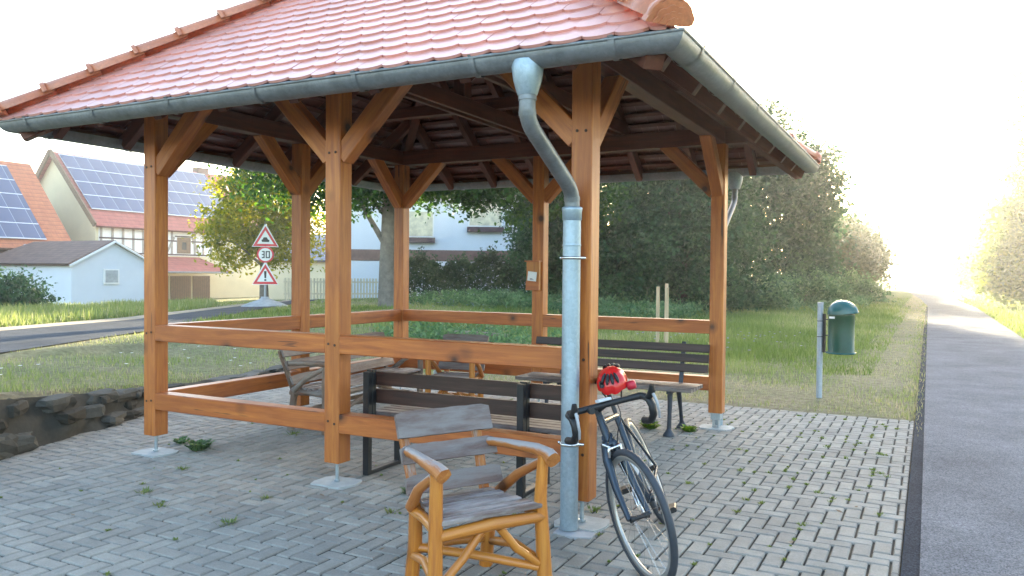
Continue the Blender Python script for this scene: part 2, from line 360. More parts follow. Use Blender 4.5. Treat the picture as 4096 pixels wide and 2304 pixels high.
def tag(o, label=None, cat=None, group=None, kind=None):
    if label: o['label'] = label
    if cat: o['category'] = cat
    if group: o['group'] = group
    if kind: o['kind'] = kind
    return o
def empty(name, loc=(0, 0, 0), rz=0, label=None, cat=None, group=None):
    o = bpy.data.objects.new(name, None); col.objects.link(o); o.location = loc; o.rotation_euler = (0, 0, rz); o.empty_display_size = .2
    return tag(o, label, cat, group)
def copy_tree(o, parent=None):
    c = o.copy(); col.objects.link(c)
    if parent: c.parent = parent
    for ch in [x for x in bpy.data.objects if x.parent == o]: copy_tree(ch, c)
    return c
def fast_mesh(name, verts, nper, mat, parent=None, tone=None):
    """verts: (n*nper,3) numpy; every nper vertices are one face"""
    n = len(verts)//nper; me = bpy.data.meshes.new(name)
    me.vertices.add(len(verts)); me.vertices.foreach_set('co', verts.astype(np.float32).ravel())
    me.loops.add(len(verts)); me.loops.foreach_set('vertex_index', np.arange(len(verts), dtype=np.int32))
    me.polygons.add(n); me.polygons.foreach_set('loop_start', (np.arange(n)*nper).astype(np.int32))
    me.update(calc_edges=True)
    if tone is not None:
        at = me.attributes.new('tone', 'FLOAT', 'POINT'); at.data.foreach_set('value', np.repeat(tone, nper).astype(np.float32))
    me.materials.append(M[mat]); ob = bpy.data.objects.new(name, me); col.objects.link(ob)
    if parent: ob.parent = parent
    return ob

# ------------------------------------------------------------------ terrain
def lerp_pts(x, xs, ys): return np.interp(x, xs, ys)
WALL_Y = [-9, -3.2, -.75, 1.07, 3.0, 4.6, 6.0]; WALL_X = [-2.4, -3.9, -4.70, -5.35, -6.0, -6.5, -6.8]
def wall_x(y): return np.interp(y, WALL_Y, WALL_X)
def sstep(t): t = np.clip(t, 0, 1); return t*t*(3-2*t)
def hz(x, y):
    x = np.asarray(x, float); y = np.asarray(y, float)
    prof = np.interp(x, [-60, -46, -38, -30, -24, -18, -14, -9, -6], [-.72, -.7, -.55, -.2, .08, .23, .29, .26, .20])
    near = np.interp(y, [-3, -.75, 1, 3], [.36, .29, .11, 0])*np.interp(x, [-9, -5], [0, 1])
    xb = np.interp(y, [-9, -3.2, -.75, 1.07, 3.0, 4.6, 9, 20], [-2.4, -3.9, -4.70, -5.35, -6.0, -6.5, -6.5, -4])
    prof = prof*np.where(x > -10, np.interp(y, [.8, 4.2, 7], [1, .5, 1]), 1)
    rampw = np.interp(y, [4.4, 8, 20], [.22, 3.0, 8.0])
    s = sstep((xb-.12-x)/rampw)
    far = .25*sstep((y-30)/25)*sstep((-x-1)/6+0)*(1-s)*np.interp(x, [-30, -20], [0, 1])
    far = far + .35*sstep((x-5.5)/4)*sstep((y-4)/10)
    return (prof+near)*s+far
def h1(x, y): return float(hz(x, y))

def axis(lo, hi, dense_lo, dense_hi, step):
    a = list(np.arange(dense_lo, dense_hi+1e-6, step)); d = step; p = dense_lo
    while p > lo: d *= 1.25; p -= d; a.insert(0, max(p, lo))
    d = step; p = dense_hi
    while p < hi: d *= 1.25; p += d; a.append(min(p, hi))
    return np.array(a)
gx = axis(-900, 700, -16, 8, .2); gy = axis(-300, 1200, -8, 16, .2)
X, Y = np.meshgrid(gx, gy); Z = hz(X, Y)
# keep the sheet below the paving, the paths and the road
inpav = (X < 1.75) & (X > wall_x(Y)-.1) & (Y < 5.0) & (Y > -8)
Z = Z - np.where(inpav, .06, 0) - np.where((X > 1.5) & (X < 4.0), .03, 0)
Z += .018*np.sin(X*2.3+Y*.7)*np.sin(Y*1.9-X*.5)*np.where((Y > 5.3) | (X < wall_x(Y)-.6), 1, 0)*np.where((X > 1.4) & (X < 4.1), 0, 1)
ny_, nx_ = X.shape
vv = np.stack([X, Y, Z], -1).reshape(-1, 3)
idx = np.arange(nx_*ny_).reshape(ny_, nx_)
q = np.stack([idx[:-1, :-1], idx[:-1, 1:], idx[1:, 1:], idx[1:, :-1]], -1).reshape(-1, 4)
me = bpy.data.meshes.new('ground'); me.vertices.add(len(vv)); me.vertices.foreach_set('co', vv.astype(np.float32).ravel())
me.loops.add(q.size); me.loops.foreach_set('vertex_index', q.astype(np.int32).ravel())
me.polygons.add(len(q)); me.polygons.foreach_set('loop_start', (np.arange(len(q))*4).astype(np.int32)); me.update(calc_edges=True)
def dryness(x, y):
    d = .55+0*x
    d = np.where((x > -12), np.interp(y, [4.5, 7, 9.5, 12, 30], [1.0, .85, .6, .25, .2]), d)
    d = np.where((x > .6) & (x < 1.7), .9, d)
    d = np.where((x < -5.5) & (y < 9), .72, d)
    d = np.where((x < -3) & (x > -7) & (y > 4) & (y < 9), .85, d)
    d = np.where(x > 3.7, .3, d)
    return d
at = me.attributes.new('dry', 'FLOAT', 'POINT'); at.data.foreach_set('value', dryness(vv[:, 0], vv[:, 1]).astype(np.float32))
me.polygons.foreach_set('use_smooth', [True]*len(q)); me.materials.append(M['ground'])
tag(bpy.data.objects.new('ground', me), kind='structure'); col.objects.link(bpy.data.objects['ground'])

# joint bed under the pavers
def strip(name, left, right, mat, lift=.008, kind='structure', flat=None):
    """ribbon between two polylines, following the ground"""
    mb = MB(); vs = []; n = len(left)
    for (a, b) in zip(left, right):
        for t in np.linspace(0, 1, 7):
            x = a[0]+(b[0]-a[0])*t; y = a[1]+(b[1]-a[1])*t
            z = (h1(x, y) if flat is None else flat)+lift
            vs.append((x, y, z))
    fs = [(i*7+j, i*7+j+1, (i+1)*7+j+1, (i+1)*7+j) for i in range(n-1) for j in range(6)]
    mb.add(vs, fs, None, True); return tag(mb.build(name, mat), kind=kind)
ys = np.linspace(-8, 4.93, 40)
strip('paving_bed', [(float(wall_x(y))-.05, y) for y in ys], [(1.645, y) for y in ys], 'joint', -.012, flat=0)

# herringbone pavers, every block a real bevelled block
def paving():
    mb = MB(); L_, W_ = .2, .1; J = .0064; x_lo, x_hi, y_lo, y_hi = -6.6, 1.65, -5.6, 4.92
    def block(x0, x1, y0, y1):
        x0, x1, y0, y1 = max(x0, x_lo)+J, min(x1, x_hi)-J, max(y0, y_lo)+J, min(y1, y_hi)-J
        if x1-x0 < .02 or y1-y0 < .02: return
        cx, cy = (x0+x1)/2, (y0+y1)/2
        if cx < wall_x(cy)-.05: return
        n_ = noise.noise(Vector((cx*.45, cy*.45, 0)))
        z = .006*n_+random.gauss(0, .0012); tx = random.gauss(0, .004); ty = random.gauss(0, .004); c = .006
        vs = []
        for (dx, zz) in ((0, -.03), (0, -.007), (c, 0)):
            for sx, sy in ((0, 0), (1, 0), (1, 1), (0, 1)):
                px = x0+dx+(x1-x0-2*dx)*sx; py = y0+dx+(y1-y0-2*dx)*sy
                vs.append((px, py, z+zz+tx*(px-cx)+ty*(py-cy)))
        fs = [(k*4+i, k*4+(i+1) % 4, k*4+4+(i+1) % 4, k*4+4+i) for k in (0, 1) for i in range(4)]+[(8, 9, 10, 11)]
        pc = min(1, max(0, random.gauss(.5, .22)+.3*noise.noise(Vector((cx*.8, cy*.8, 5)))))
        mb.add(vs, fs, None, False, pc)
    u = W_
    # classic 90 degree herringbone: each unit shifts by one width per row
    for j in range(int(y_lo/u)-2, int(y_hi/u)+3):
        for i in range(int(x_lo/u)-4, int(x_hi/u)+4):
            k = (i-j) % 4
            if k == 0: block(i*u, (i+2)*u, j*u, (j+1)*u)
            elif k == 2: block(i*u, (i+1)*u, (j-1)*u+0, (j+1)*u)
    return mb.build('paving', 'paver')
tag(paving(), kind='structure')

# asphalt cycle path, with its darker edge joint
py = [-30, -8, -2, 3, 8, 15, 22, 30, 40, 55, 75, 100, 130, 160]
cvx = lambda y: -max(0, (y-40))**1.35*.012
strip('path', [(1.735+cvx(y), y) for y in py], [(3.82+cvx(y), y) for y in py], 'asphalt', .016, flat=0)
strip('path_edge', [(1.65+cvx(y), y) for y in py[:9]], [(1.755+cvx(y), y) for y in py[:9]], 'asphalt_dark', .010, flat=0)
# village road on the left with sandy shoulder
rn = [(-3.5, -16), (-7.0, -6), (-10.0, 2.3), (-11.8, 6.1), (-14.7, 10.7), (-18.5, 16.4), (-23.5, 24), (-31, 33)]
rf = [(-9, -16), (-11.6, -4), (-13.8, 4.5), (-15.3, 8.6), (-18.2, 13.2), (-21.6, 18.3), (-26.5, 25.5), (-34, 34)]
def densify(p, k=6):
    o = []
    for a, b in zip(p[:-1], p[1:]):
        for t in range(k): o.append((a[0]+(b[0]-a[0])*t/k, a[1]+(b[1]-a[1])*t/k))
    return o+[p[-1]]
rn, rf = densify(rn), densify(rf)
strip('road', rn, rf, 'road', .022)
strip('sand_shoulder', rf, [(x-1.0, y+.35) for x, y in rf], 'sand', .026)

# ------------------------------------------------------------------ pavilion
W = .132; XL, XR, YF, YB = -3.89, 0.0, 0.0, 3.536
Z0, PZ0, PZ1 = .157, 2.76, 2.92            # post foot, plate underside, plate top
ORG = ((XL+XR)/2, (YF+YB)/2, 0)
pav = empty('pavilion', ORG, 0, 'open timber rest pavilion with red hipped tile roof and zinc gutters standing on the paving', 'pavilion')
def pb(mb, name, mat, parent=None): return mb.build(name, mat, parent or pav, ORG)
posts = [(XL, YF), (-2.001, YF), (-W, YF), (-W, YB-W), (-2.056, YB-W), (XL, YB-W), (XL, 1.686)]
for i, (x, y) in enumerate(posts):
    p = pb(MB().box(x, x+W, y, y+W, Z0, PZ0, .006, 'z'), 'post', 'wood')
    cx, cy = x+W/2, y+W/2
    if i == 3:
        m = MB().box(cx-.045, cx+.045, cy-.05, cy+.05, .09, Z0+.02, .002).box(cx-.03, cx-.022, cy-.04, cy+.04, .004, .1, .001).box(cx+.022, cx+.03, cy-.04, cy+.04, .004, .1, .001)
    else:
        m = MB().tube([(cx, cy, .004), (cx, cy, Z0)], .013, 10).box(cx-.05, cx+.05, cy-.05, cy+.05, Z0-.008, Z0-.0005, .001).lathe([(.0, .018), (.024, .018), (.024, .030), (0, .030)], (cx, cy, 0), 6, False)
    pb(m, 'post_foot', 'stem_steel', p)
    pm = MB(); s_ = .17; n = 14; out = []
    for k in range(n):
        a = 2*pi*k/n; r = s_*(1/max(abs(cos(a)), abs(sin(a))))*.92; r = min(r, s_*1.22)*(1+random.uniform(-.06, .06)); out.append((r*cos(a), r*sin(a)*.8))
    pm.prism(out, ((cx, cy, -.03), (1, 0, 0), (0, 1, 0)), (0, 0, .043)); pb(pm, 'footing', 'pad')
# rails
def rail(a, b, ax, z0, z1, off):
    m = MB()
    if ax == 'x': m.box(a, b, off+.004, off+.124, z0, z1, .006, 'x')
    else: m.box(off+.006, off+.122, a, b, z0, z1, .006, 'y')
    pb(m, 'rail', 'wood_rail')
for z0, z1 in ((.924, 1.054), (.370, .505)):
    rail(XL+W, -2.001, 'x', z0, z1, YF); rail(-2.001+W, -W, 'x', z0, z1, YF)
    rail(XL+W, -2.056, 'x', z0, z1, YB-W); rail(-2.056+W, -W, 'x', z0, z1, YB-W)
    rail(W, 1.686, 'y', z0, z1, XL); rail(1.686+W, YB-W, 'y', z0, z1, XL)
for (x, y) in posts[:3]:
    for z in (2.33, .99, .44):
        for dx in (.038, .094): pb(MB().lathe([(0, 0), (.0085, 0), (.0095, .004), (0, .004)], (x+dx, y-.0005, z+random.uniform(-.01, .01)), 10, False, axis=(0, -1, 0)), 'timber_peg', 'peg')
# wall plates
for y in (YF, YB-W): pb(MB().box(XL-.18, XR+.18, y+.003, y+W-.003, PZ0, PZ1, .005, 'x'), 'wall_plate', 'wood_roof_shaded')
for x in (XL, XR-W): pb(MB().box(x+.003, x+W-.003, -.18, YB+.18, PZ0+.004, PZ1-.004, .005, 'y'), 'wall_plate', 'wood_roof_shaded')
# braces at 45 degrees
def brace(x, y, dx, dy):
    cx, cy = x+W/2, y+W/2; run = .50
    p1 = V(cx+dx*(W/2-.02), cy+dy*(W/2-.02), 2.30); p2 = p1+V(dx*run, dy*run, run)
    pb(MB().beam(p1, p2, .108, .128, (0, 0, 1), .005), 'brace', 'wood')
for (x, y), ds in zip(posts, [[(1, 0), (0, 1)], [(1, 0), (-1, 0)], [(-1, 0), (0, 1)], [(-1, 0), (0, -1)], [(1, 0), (-1, 0)], [(1, 0), (0, -1)], [(0, 1), (0, -1)]]):
    for dx, dy in ds: brace(x, y, dx, dy)
# roof planes
T = .77; O_ = .70; OB = .835
ex0, ex1, ey0, ey1 = XL-O_, XR+.655, YF-O_, YB+OB; EZ = 2.638
HD = (ey1-ey0)/2; ymid = (ey0+ey1)/2; RZ = EZ+HD*T
ra, rb = ex0+HD, ex1-HD
if ra > rb: ra, rb = rb, ra
def roofz(x, y):
    return EZ+T*min(x-ex0, ex1-x, y-ey0, ey1-y)
# rafters, hip rafters, battens under the tiles
def rafter(p, q_, w_=.07, h_=.12, name='rafter'):
    p = V(*p); q_ = V(*q_); pb(MB().beam(p, q_, w_, h_, (0, 0, 1), .004), name, 'wood_roof_shaded')
DR = .125
for x in np.arange(ex0+.35, ex1-.2, .62):
    d = min(x-ex0, ex1-x, HD)
    for (ya, s) in ((ey0, 1), (ey1, -1)):
        rafter((x, ya+s*.10, EZ+T*.10-DR), (x, ya+s*d, EZ+T*d-DR))
for y in np.arange(ey0+.35, ey1-.2, .62):
    d = min(y-ey0, ey1-y, (ex1-ex0)/2-.05)
    for (xa, s) in ((ex0, 1), (ex1, -1)):
        rafter((xa+s*.10, y, EZ+T*.10-DR), (xa+s*d, y, EZ+T*d-DR))
for (cx, cy, sx, sy) in ((ex0, ey0, 1, 1), (ex1, ey0, -1, 1), (ex0, ey1, 1, -1), (ex1, ey1, -1, -1)):
    rafter((cx+sx*.08, cy+sy*.08, EZ+T*.08-DR-.02), (cx+sx*(HD-.02), cy+sy*(HD-.02), RZ-DR-.03), .10, .15, 'hip_rafter')
# double-plank tie beams and collar
for x in (-2.0, -1.1):
    for dx in (-.055, .055):
        pb(MB().box(x+dx-.02, x+dx+.02, .02, YB-.02, 2.925, 3.06, .003, 'y'), 'tie_beam', 'wood_roof_shaded')
for y in (1.15, 2.4): pb(MB().box(XL+.1, XR-.1, y-.05, y+.05, 3.065, 3.17, .003, 'x'), 'tie_beam', 'wood_roof_shaded')
pb(MB().box(-2.0-.06, -2.0+.06, ymid-.06, ymid+.06, 3.07, RZ-.12, .004, 'z'), 'king_post', 'wood_roof_shaded')
SL = sqrt(1+T*T)
def slope(side):
    """origin, along, up-slope (unit), normal, length of eave"""
    if side == 'front': return V(ex0, ey0, EZ), V(1, 0, 0), V(0, 1, T)/SL, ex1-ex0
    if side == 'back': return V(ex1, ey1, EZ), V(-1, 0, 0), V(0, -1, T)/SL, ex1-ex0
    if side == 'right': return V(ex1, ey0, EZ), V(0, 1, 0), V(-1, 0, T)/SL, ey1-ey0
    return V(ex0, ey1, EZ), V(0, -1, 0), V(1, 0, T)/SL, ey1-ey0
SMAX = HD*SL
for side in ('front', 'right', 'back', 'left'):
    o, a, u, L = slope(side); n = a.cross(u).normalized()
    mb = MB(); ROW = .148; TW = .172
    rows = int(SMAX/ROW)+1
    for r in range(rows):
        t0 = r*ROW-.035
        nx = int(L/TW)+3
        for c in range(-1, nx):
            s0 = (c+(.5 if r % 2 else 0))*TW; sc = s0+TW/2
            tin = max(0, t0)/SL; lo, hi = tin, L-tin
            if sc < lo-.06 or sc > hi+.06: continue
            jit = random.gauss(0, .0015); jl = random.gauss(0, .0008)
            pts = []
            for k in range(8):
                f = k/7; xx = f*2-1; dep = .046*(1-sqrt(max(0, 1-(xx*.97)**2))); pts.append((s0+.001+f*(TW-.002), t0+dep+jit))
            pts += [(s0+TW-.001, t0+.30), (s0+.001, t0+.30)]
            def z_(t): return .026+jl-.026*(t-t0)/.30
            top = []; 
            for s, t in pts:
                ti = max(0, min(t, SMAX))/SL
                s = min(max(s, ti), L-ti); t = min(t, SMAX)
                top.append(o+a*s+u*t+n*(z_(t)+.005))
            bot = [p-n*.016 for p in top]; k = len(top)
            fs = [tuple(range(k)), tuple(range(2*k-1, k-1, -1))]+[(i+k, (i+1) % k+k, (i+1) % k, i) for i in range(k)]
            mb.add(top+bot, fs, None, False)
    pb(mb, 'roof_tiles', 'tile')
    bt = MB()
    for r in range(1, rows):
        t = r*ROW; ti = t/SL
        if L-2*ti < .15: break
        bt.beam(o+a*(ti+.03)+u*t-n*.025, o+a*(L-ti-.03)+u*t-n*.025, .045, .028, n, .002)
    pb(bt, 'battens', 'wood_roof_shaded')
# hip tiles with scalloped end caps, short ridge
def half_tile(mb, p, q_, r1, r2, nrm):
    p = V(*p); q_ = V(*q_); a = (q_-p).normalized(); sdv = a.cross(nrm).normalized(); u = sdv.cross(a); vs = []; m = 10
    for P_, r in ((p, r1), (q_, r2)):
        for rr in (r, r-.014):
            for j in range(m+1):
                an = pi*j/m-.0; vs.append(P_+sdv*(rr*cos(an))+u*(rr*sin(an)*.85-.02))
    k = m+1; fs = []
    for j in range(m): fs += [(j, j+1, 2*k+j+1, 2*k+j), (k+j+1, k+j, 3*k+j, 3*k+j+1), (j+1, j, k+j, k+j+1), (2*k+j, 2*k+j+1, 3*k+j+1, 3*k+j)]
    mb.add(vs, fs, None, True)
for (cx, cy, sx, sy) in ((ex0, ey0, 1, 1), (ex1, ey0, -1, 1), (ex0, ey1, 1, -1), (ex1, ey1, -1, -1)):
    mb = MB(); p0 = V(cx, cy, EZ+.055); p1 = V(cx+sx*HD, cy+sy*HD, RZ+.05); d = (p1-p0); L = d.length; d.normalize()
    nrm = V(0, 0, 1); nrm = (nrm-d*nrm.dot(d)).normalized(); K = 11; step = (L-.05)/K
    for i in range(K):
        a_ = p0+d*(i*step-.03); half_tile(mb, a_+nrm*.018, a_+d*(step+.07)+nrm*.002, .108, .092, nrm)
        half_tile(mb, a_+nrm*.022, a_+d*.035+nrm*.022, .116, .114, nrm)
    hp = pb(mb, 'hip_tiles', 'hip_tile')
    cap = MB(); c0 = p0+d*(-.035)+nrm*.0; sdv = d.cross(nrm).normalized(); out = []
    for layer, (R_, dz) in enumerate(((.112, 0), (.088, -.012), (.062, -.022), (.036, -.030))):
        ring = []
        for j in range(33):
            an = pi*j/32; rr = R_*(1+.12*abs(sin(an*4.5))); ring.append((rr*cos(an), rr*sin(an)*.9-.02))
        cap.prism(ring, (c0+d*dz, sdv, nrm), d*(-.012 if layer else .05))
    pb(cap, 'hip_end_cap', 'hip_tile', hp)
mb = MB()
for i in range(1): half_tile(mb, V(ra-.12, ymid, RZ+.07), V(rb+.12, ymid, RZ+.07), .11, .11, V(0, 0, 1))
pb(mb, 'ridge_tile', 'hip_tile')
# gutters (half round, mitred at the corners)
GR = .078; GZ = 2.625
gx0, gx1, gy0, gy1 = XL-.735, XR+.735, YF-.725, YB+.86
def gutter(side):
    mb = MB(); prof = [(GR*cos(a), GR*sin(a)) for a in np.linspace(0, -pi, 15)]     # (outward, up)
    bead = [(GR+.009*cos(a), .0+.009*sin(a)) for a in np.linspace(-pi, pi, 9)][:-1]
    def pt(d, z, end, s=None):
        dd = d-GR    # 0 at the outer rim
        if side == 'front': y = gy0-dd; x = (gx0-dd) if end == 0 else (gx1+dd); return V(x if s is None else s, y, z)
        if side == 'back': y = gy1+dd; x = (gx0-dd) if end == 0 else (gx1+dd); return V(x if s is None else s, y, z)
        if side == 'right': x = gx1+dd; y = (gy0-dd) if end == 0 else (gy1+dd); return V(x, y if s is None else s, z)
        x = gx0-dd; y = (gy0-dd) if end == 0 else (gy1+dd); return V(x, y if s is None else s, z)
    for shell, dr in ((prof, 0), ([(x*.97, y*.97) for x, y in prof], 1)):
        vs = []
        for x, z in shell: vs += [pt(x, GZ+z, 0), pt(x, GZ+z, 1)]
        mb.add(vs, [(2*i, 2*i+1, 2*i+3, 2*i+2) for i in range(len(shell)-1)], None, True)
    vs = []
    for x, z in bead: vs += [pt(x, GZ+z, 0), pt(x, GZ+z, 1)]
    k = len(bead); mb.add(vs, [(2*i, 2*i+1, 2*((i+1) % k)+1, 2*((i+1) % k)) for i in range(k)], None, True)
    g = pb(mb, 'gutter', 'zinc')
    lo, hi = (gx0, gx1) if side in ('front', 'back') else (gy0, gy1)
    nb = 7
    for i in range(nb):
        s = lo+.35+(hi-lo-.7)*i/(nb-1); b = MB(); vs = []
        for e in (-.016, .016):
            for x, z in [(GR+.016, .012)]+[(x*1.09, z*1.09) for x, z in prof]: vs.append(pt(x, GZ+z, 0, s+e))
        kk = len(prof)+1; b.add(vs, [(j, j+1, kk+j+1, kk+j) for j in range(kk-1)], None, True)
        p_, q_ = pt(GR+.01, GZ+.014, 0, s), pt(-GR, GZ+.02, 0, s); b.beam(p_, q_, .02, .004, (0, 0, 1), .001)
        pb(b, 'gutter_bracket', 'zinc', g)
    return g
for s_ in ('front', 'right', 'back', 'left'): gutter(s_)
# fascia boards behind the gutters
for (a, b) in (((ex0+.02, ey0+.05), (ex1-.02, ey0+.05)), ((ex0+.02, ey1-.05), (ex1-.02, ey1-.05)), ((ex0+.05, ey0+.08), (ex0+.05, ey1-.08)), ((ex1-.05, ey0+.08), (ex1-.05, ey1-.08))):
    pb(MB().beam((a[0], a[1], EZ+.00), (b[0], b[1], EZ+.00), .022, .05, (0, 0, 1), .002), 'eave_board', 'wood_roof_shaded')
# front downpipe
def arc_pts(pts, k=5):
    """round the corners of a polyline"""
    pts = [V(*p) for p in pts]; out = [pts[0]]
    for a, b, c in zip(pts[:-2], pts[1:-1], pts[2:]):
        d1 = min(.09, (b-a).length*.45); d2 = min(.09, (c-b).length*.45); p = b+(a-b).normalized()*d1; q_ = b+(c-b).normalized()*d2
        for i in range(k+1):
            t = i/k; out.append(p*(1-t)**2+b*2*t*(1-t)+q_*t*t)
    return out+[pts[-1]]
PX, PY = -.085, -.085
def downpipe(fx, fy, px, py, zstand, zbot, rS, rU, dirx=0):
    mb = MB()
    mb.lathe([(.080, 0), (.084, -.03), (.074, -.10), (.058, -.155), (.050, -.175)], (fx, fy, GZ-.035), 24)
    f = pb(mb, 'downpipe_funnel', 'pipe')
    up_ = MB(); ply = arc_pts([(fx, fy, GZ-.19), (fx, fy, GZ-.34), (px, py, zstand+.10), (px, py, zstand-.06)])
    up_.tube(ply, rU, 20); 
    for i in (2, len(ply)-3): 
        t = (ply[i+1]-ply[i-1]).normalized(); up_.tube([ply[i]-t*.012, ply[i]+t*.012], rU*1.06, 20)
    up_.tube([ply[0], ply[0]+V(0, 0, -.045)], rU*1.1, 20)
    pb(up_, 'downpipe_bend', 'zinc')
    st = MB(); st.tube([(px, py, zbot), (px, py, zstand)], rS, 24)
    st.lathe([(rS, 0), (rS*1.09, .005), (rS*1.09, .05), (rS*1.14, .06), (rS*1.14, .075), (rS*.98, .08)], (px, py, zstand-.07), 24)
    st.lathe([(rS, 0), (rS*1.05, .008), (rS, .016)], (px, py, zstand-.22), 24)
    stand = pb(st, 'downpipe', 'pipe')
    return stand
dp = downpipe(-.10, gy0+GR, PX, PY, 1.875, .012, .0525, .044)
for z in (1.59, .51):
    c = MB(); c.ring((PX, PY, z), (0, 0, 1), .056, .006, 28, 6, 1.6); c.tube([(PX-.072, PY-.0, z), (PX-.05, PY, z)], .009, 8); c.tube([(PX+.05, PY, z), (PX+.085, PY+.01, z)], .009, 8)
    c.tube([(PX, PY+.05, z), (PX, .01, z)], .006, 8)
    pb(c, 'pipe_clamp', 'chrome', dp)
pm = MB(); pm.prism([(-.09, -.08), (.03, -.10), (.14, -.06), (.13, .05), (-.05, .07), (-.10, .03)], ((PX+.03, PY-.01, -.03), (1, 0, 0), (0, 1, 0)), (0, 0, .036)); pb(pm, 'footing', 'sign_base')
dp2 = downpipe(-.10, gy1-GR, -.075, YB+.07, 1.80, .012, .040, .030)

# ------------------------------------------------------------------ notice box on the middle back post
nb_x, nb_y = -2.056+W/2-.03, YB-W-.045
nbx = empty('notice_box', (nb_x, nb_y, 1.47), 0, 'small wooden notice box holding a white paper fixed to the middle back post', 'notice box')
m = MB(); m.box(-.075, .075, -.012, .040, -.155, .150, .003, 'z'); m.build('box', 'log', nbx)
m = MB(); m.box(-.085, .085, -.04, .045, .150, .164, .003, 'x'); m.build('box_roof', 'wood_rail', nbx)
m = MB(); m.box(-.078, .078, -.022, -.0125, -.155, -.06, .002, 'x'); m.build('pocket', 'wood_rail', nbx)
m = MB(); a_ = radians(-6); u_ = V(cos(a_), 0, sin(a_)); v_ = V(-sin(a_), 0, cos(a_))
m.prism([(-.05, -.05), (.055, -.05), (.055, .05), (-.05, .05)], ((.0, -.030, -.005), u_, v_), (0, -.002, 0)); pp = m.build('paper', 'paper', nbx)
m = MB()
for k, ww in ((-.025, .03), (-.035, .045), (-.012, .0)):
    if ww: m.prism([(-.02, k-.003), (-.02+ww, k-.003), (-.02+ww, k+.003), (-.02, k+.003)], ((.0, -.0325, -.005), u_, v_), (0, -.0006, 0))
m.build('print', 'ink', pp)

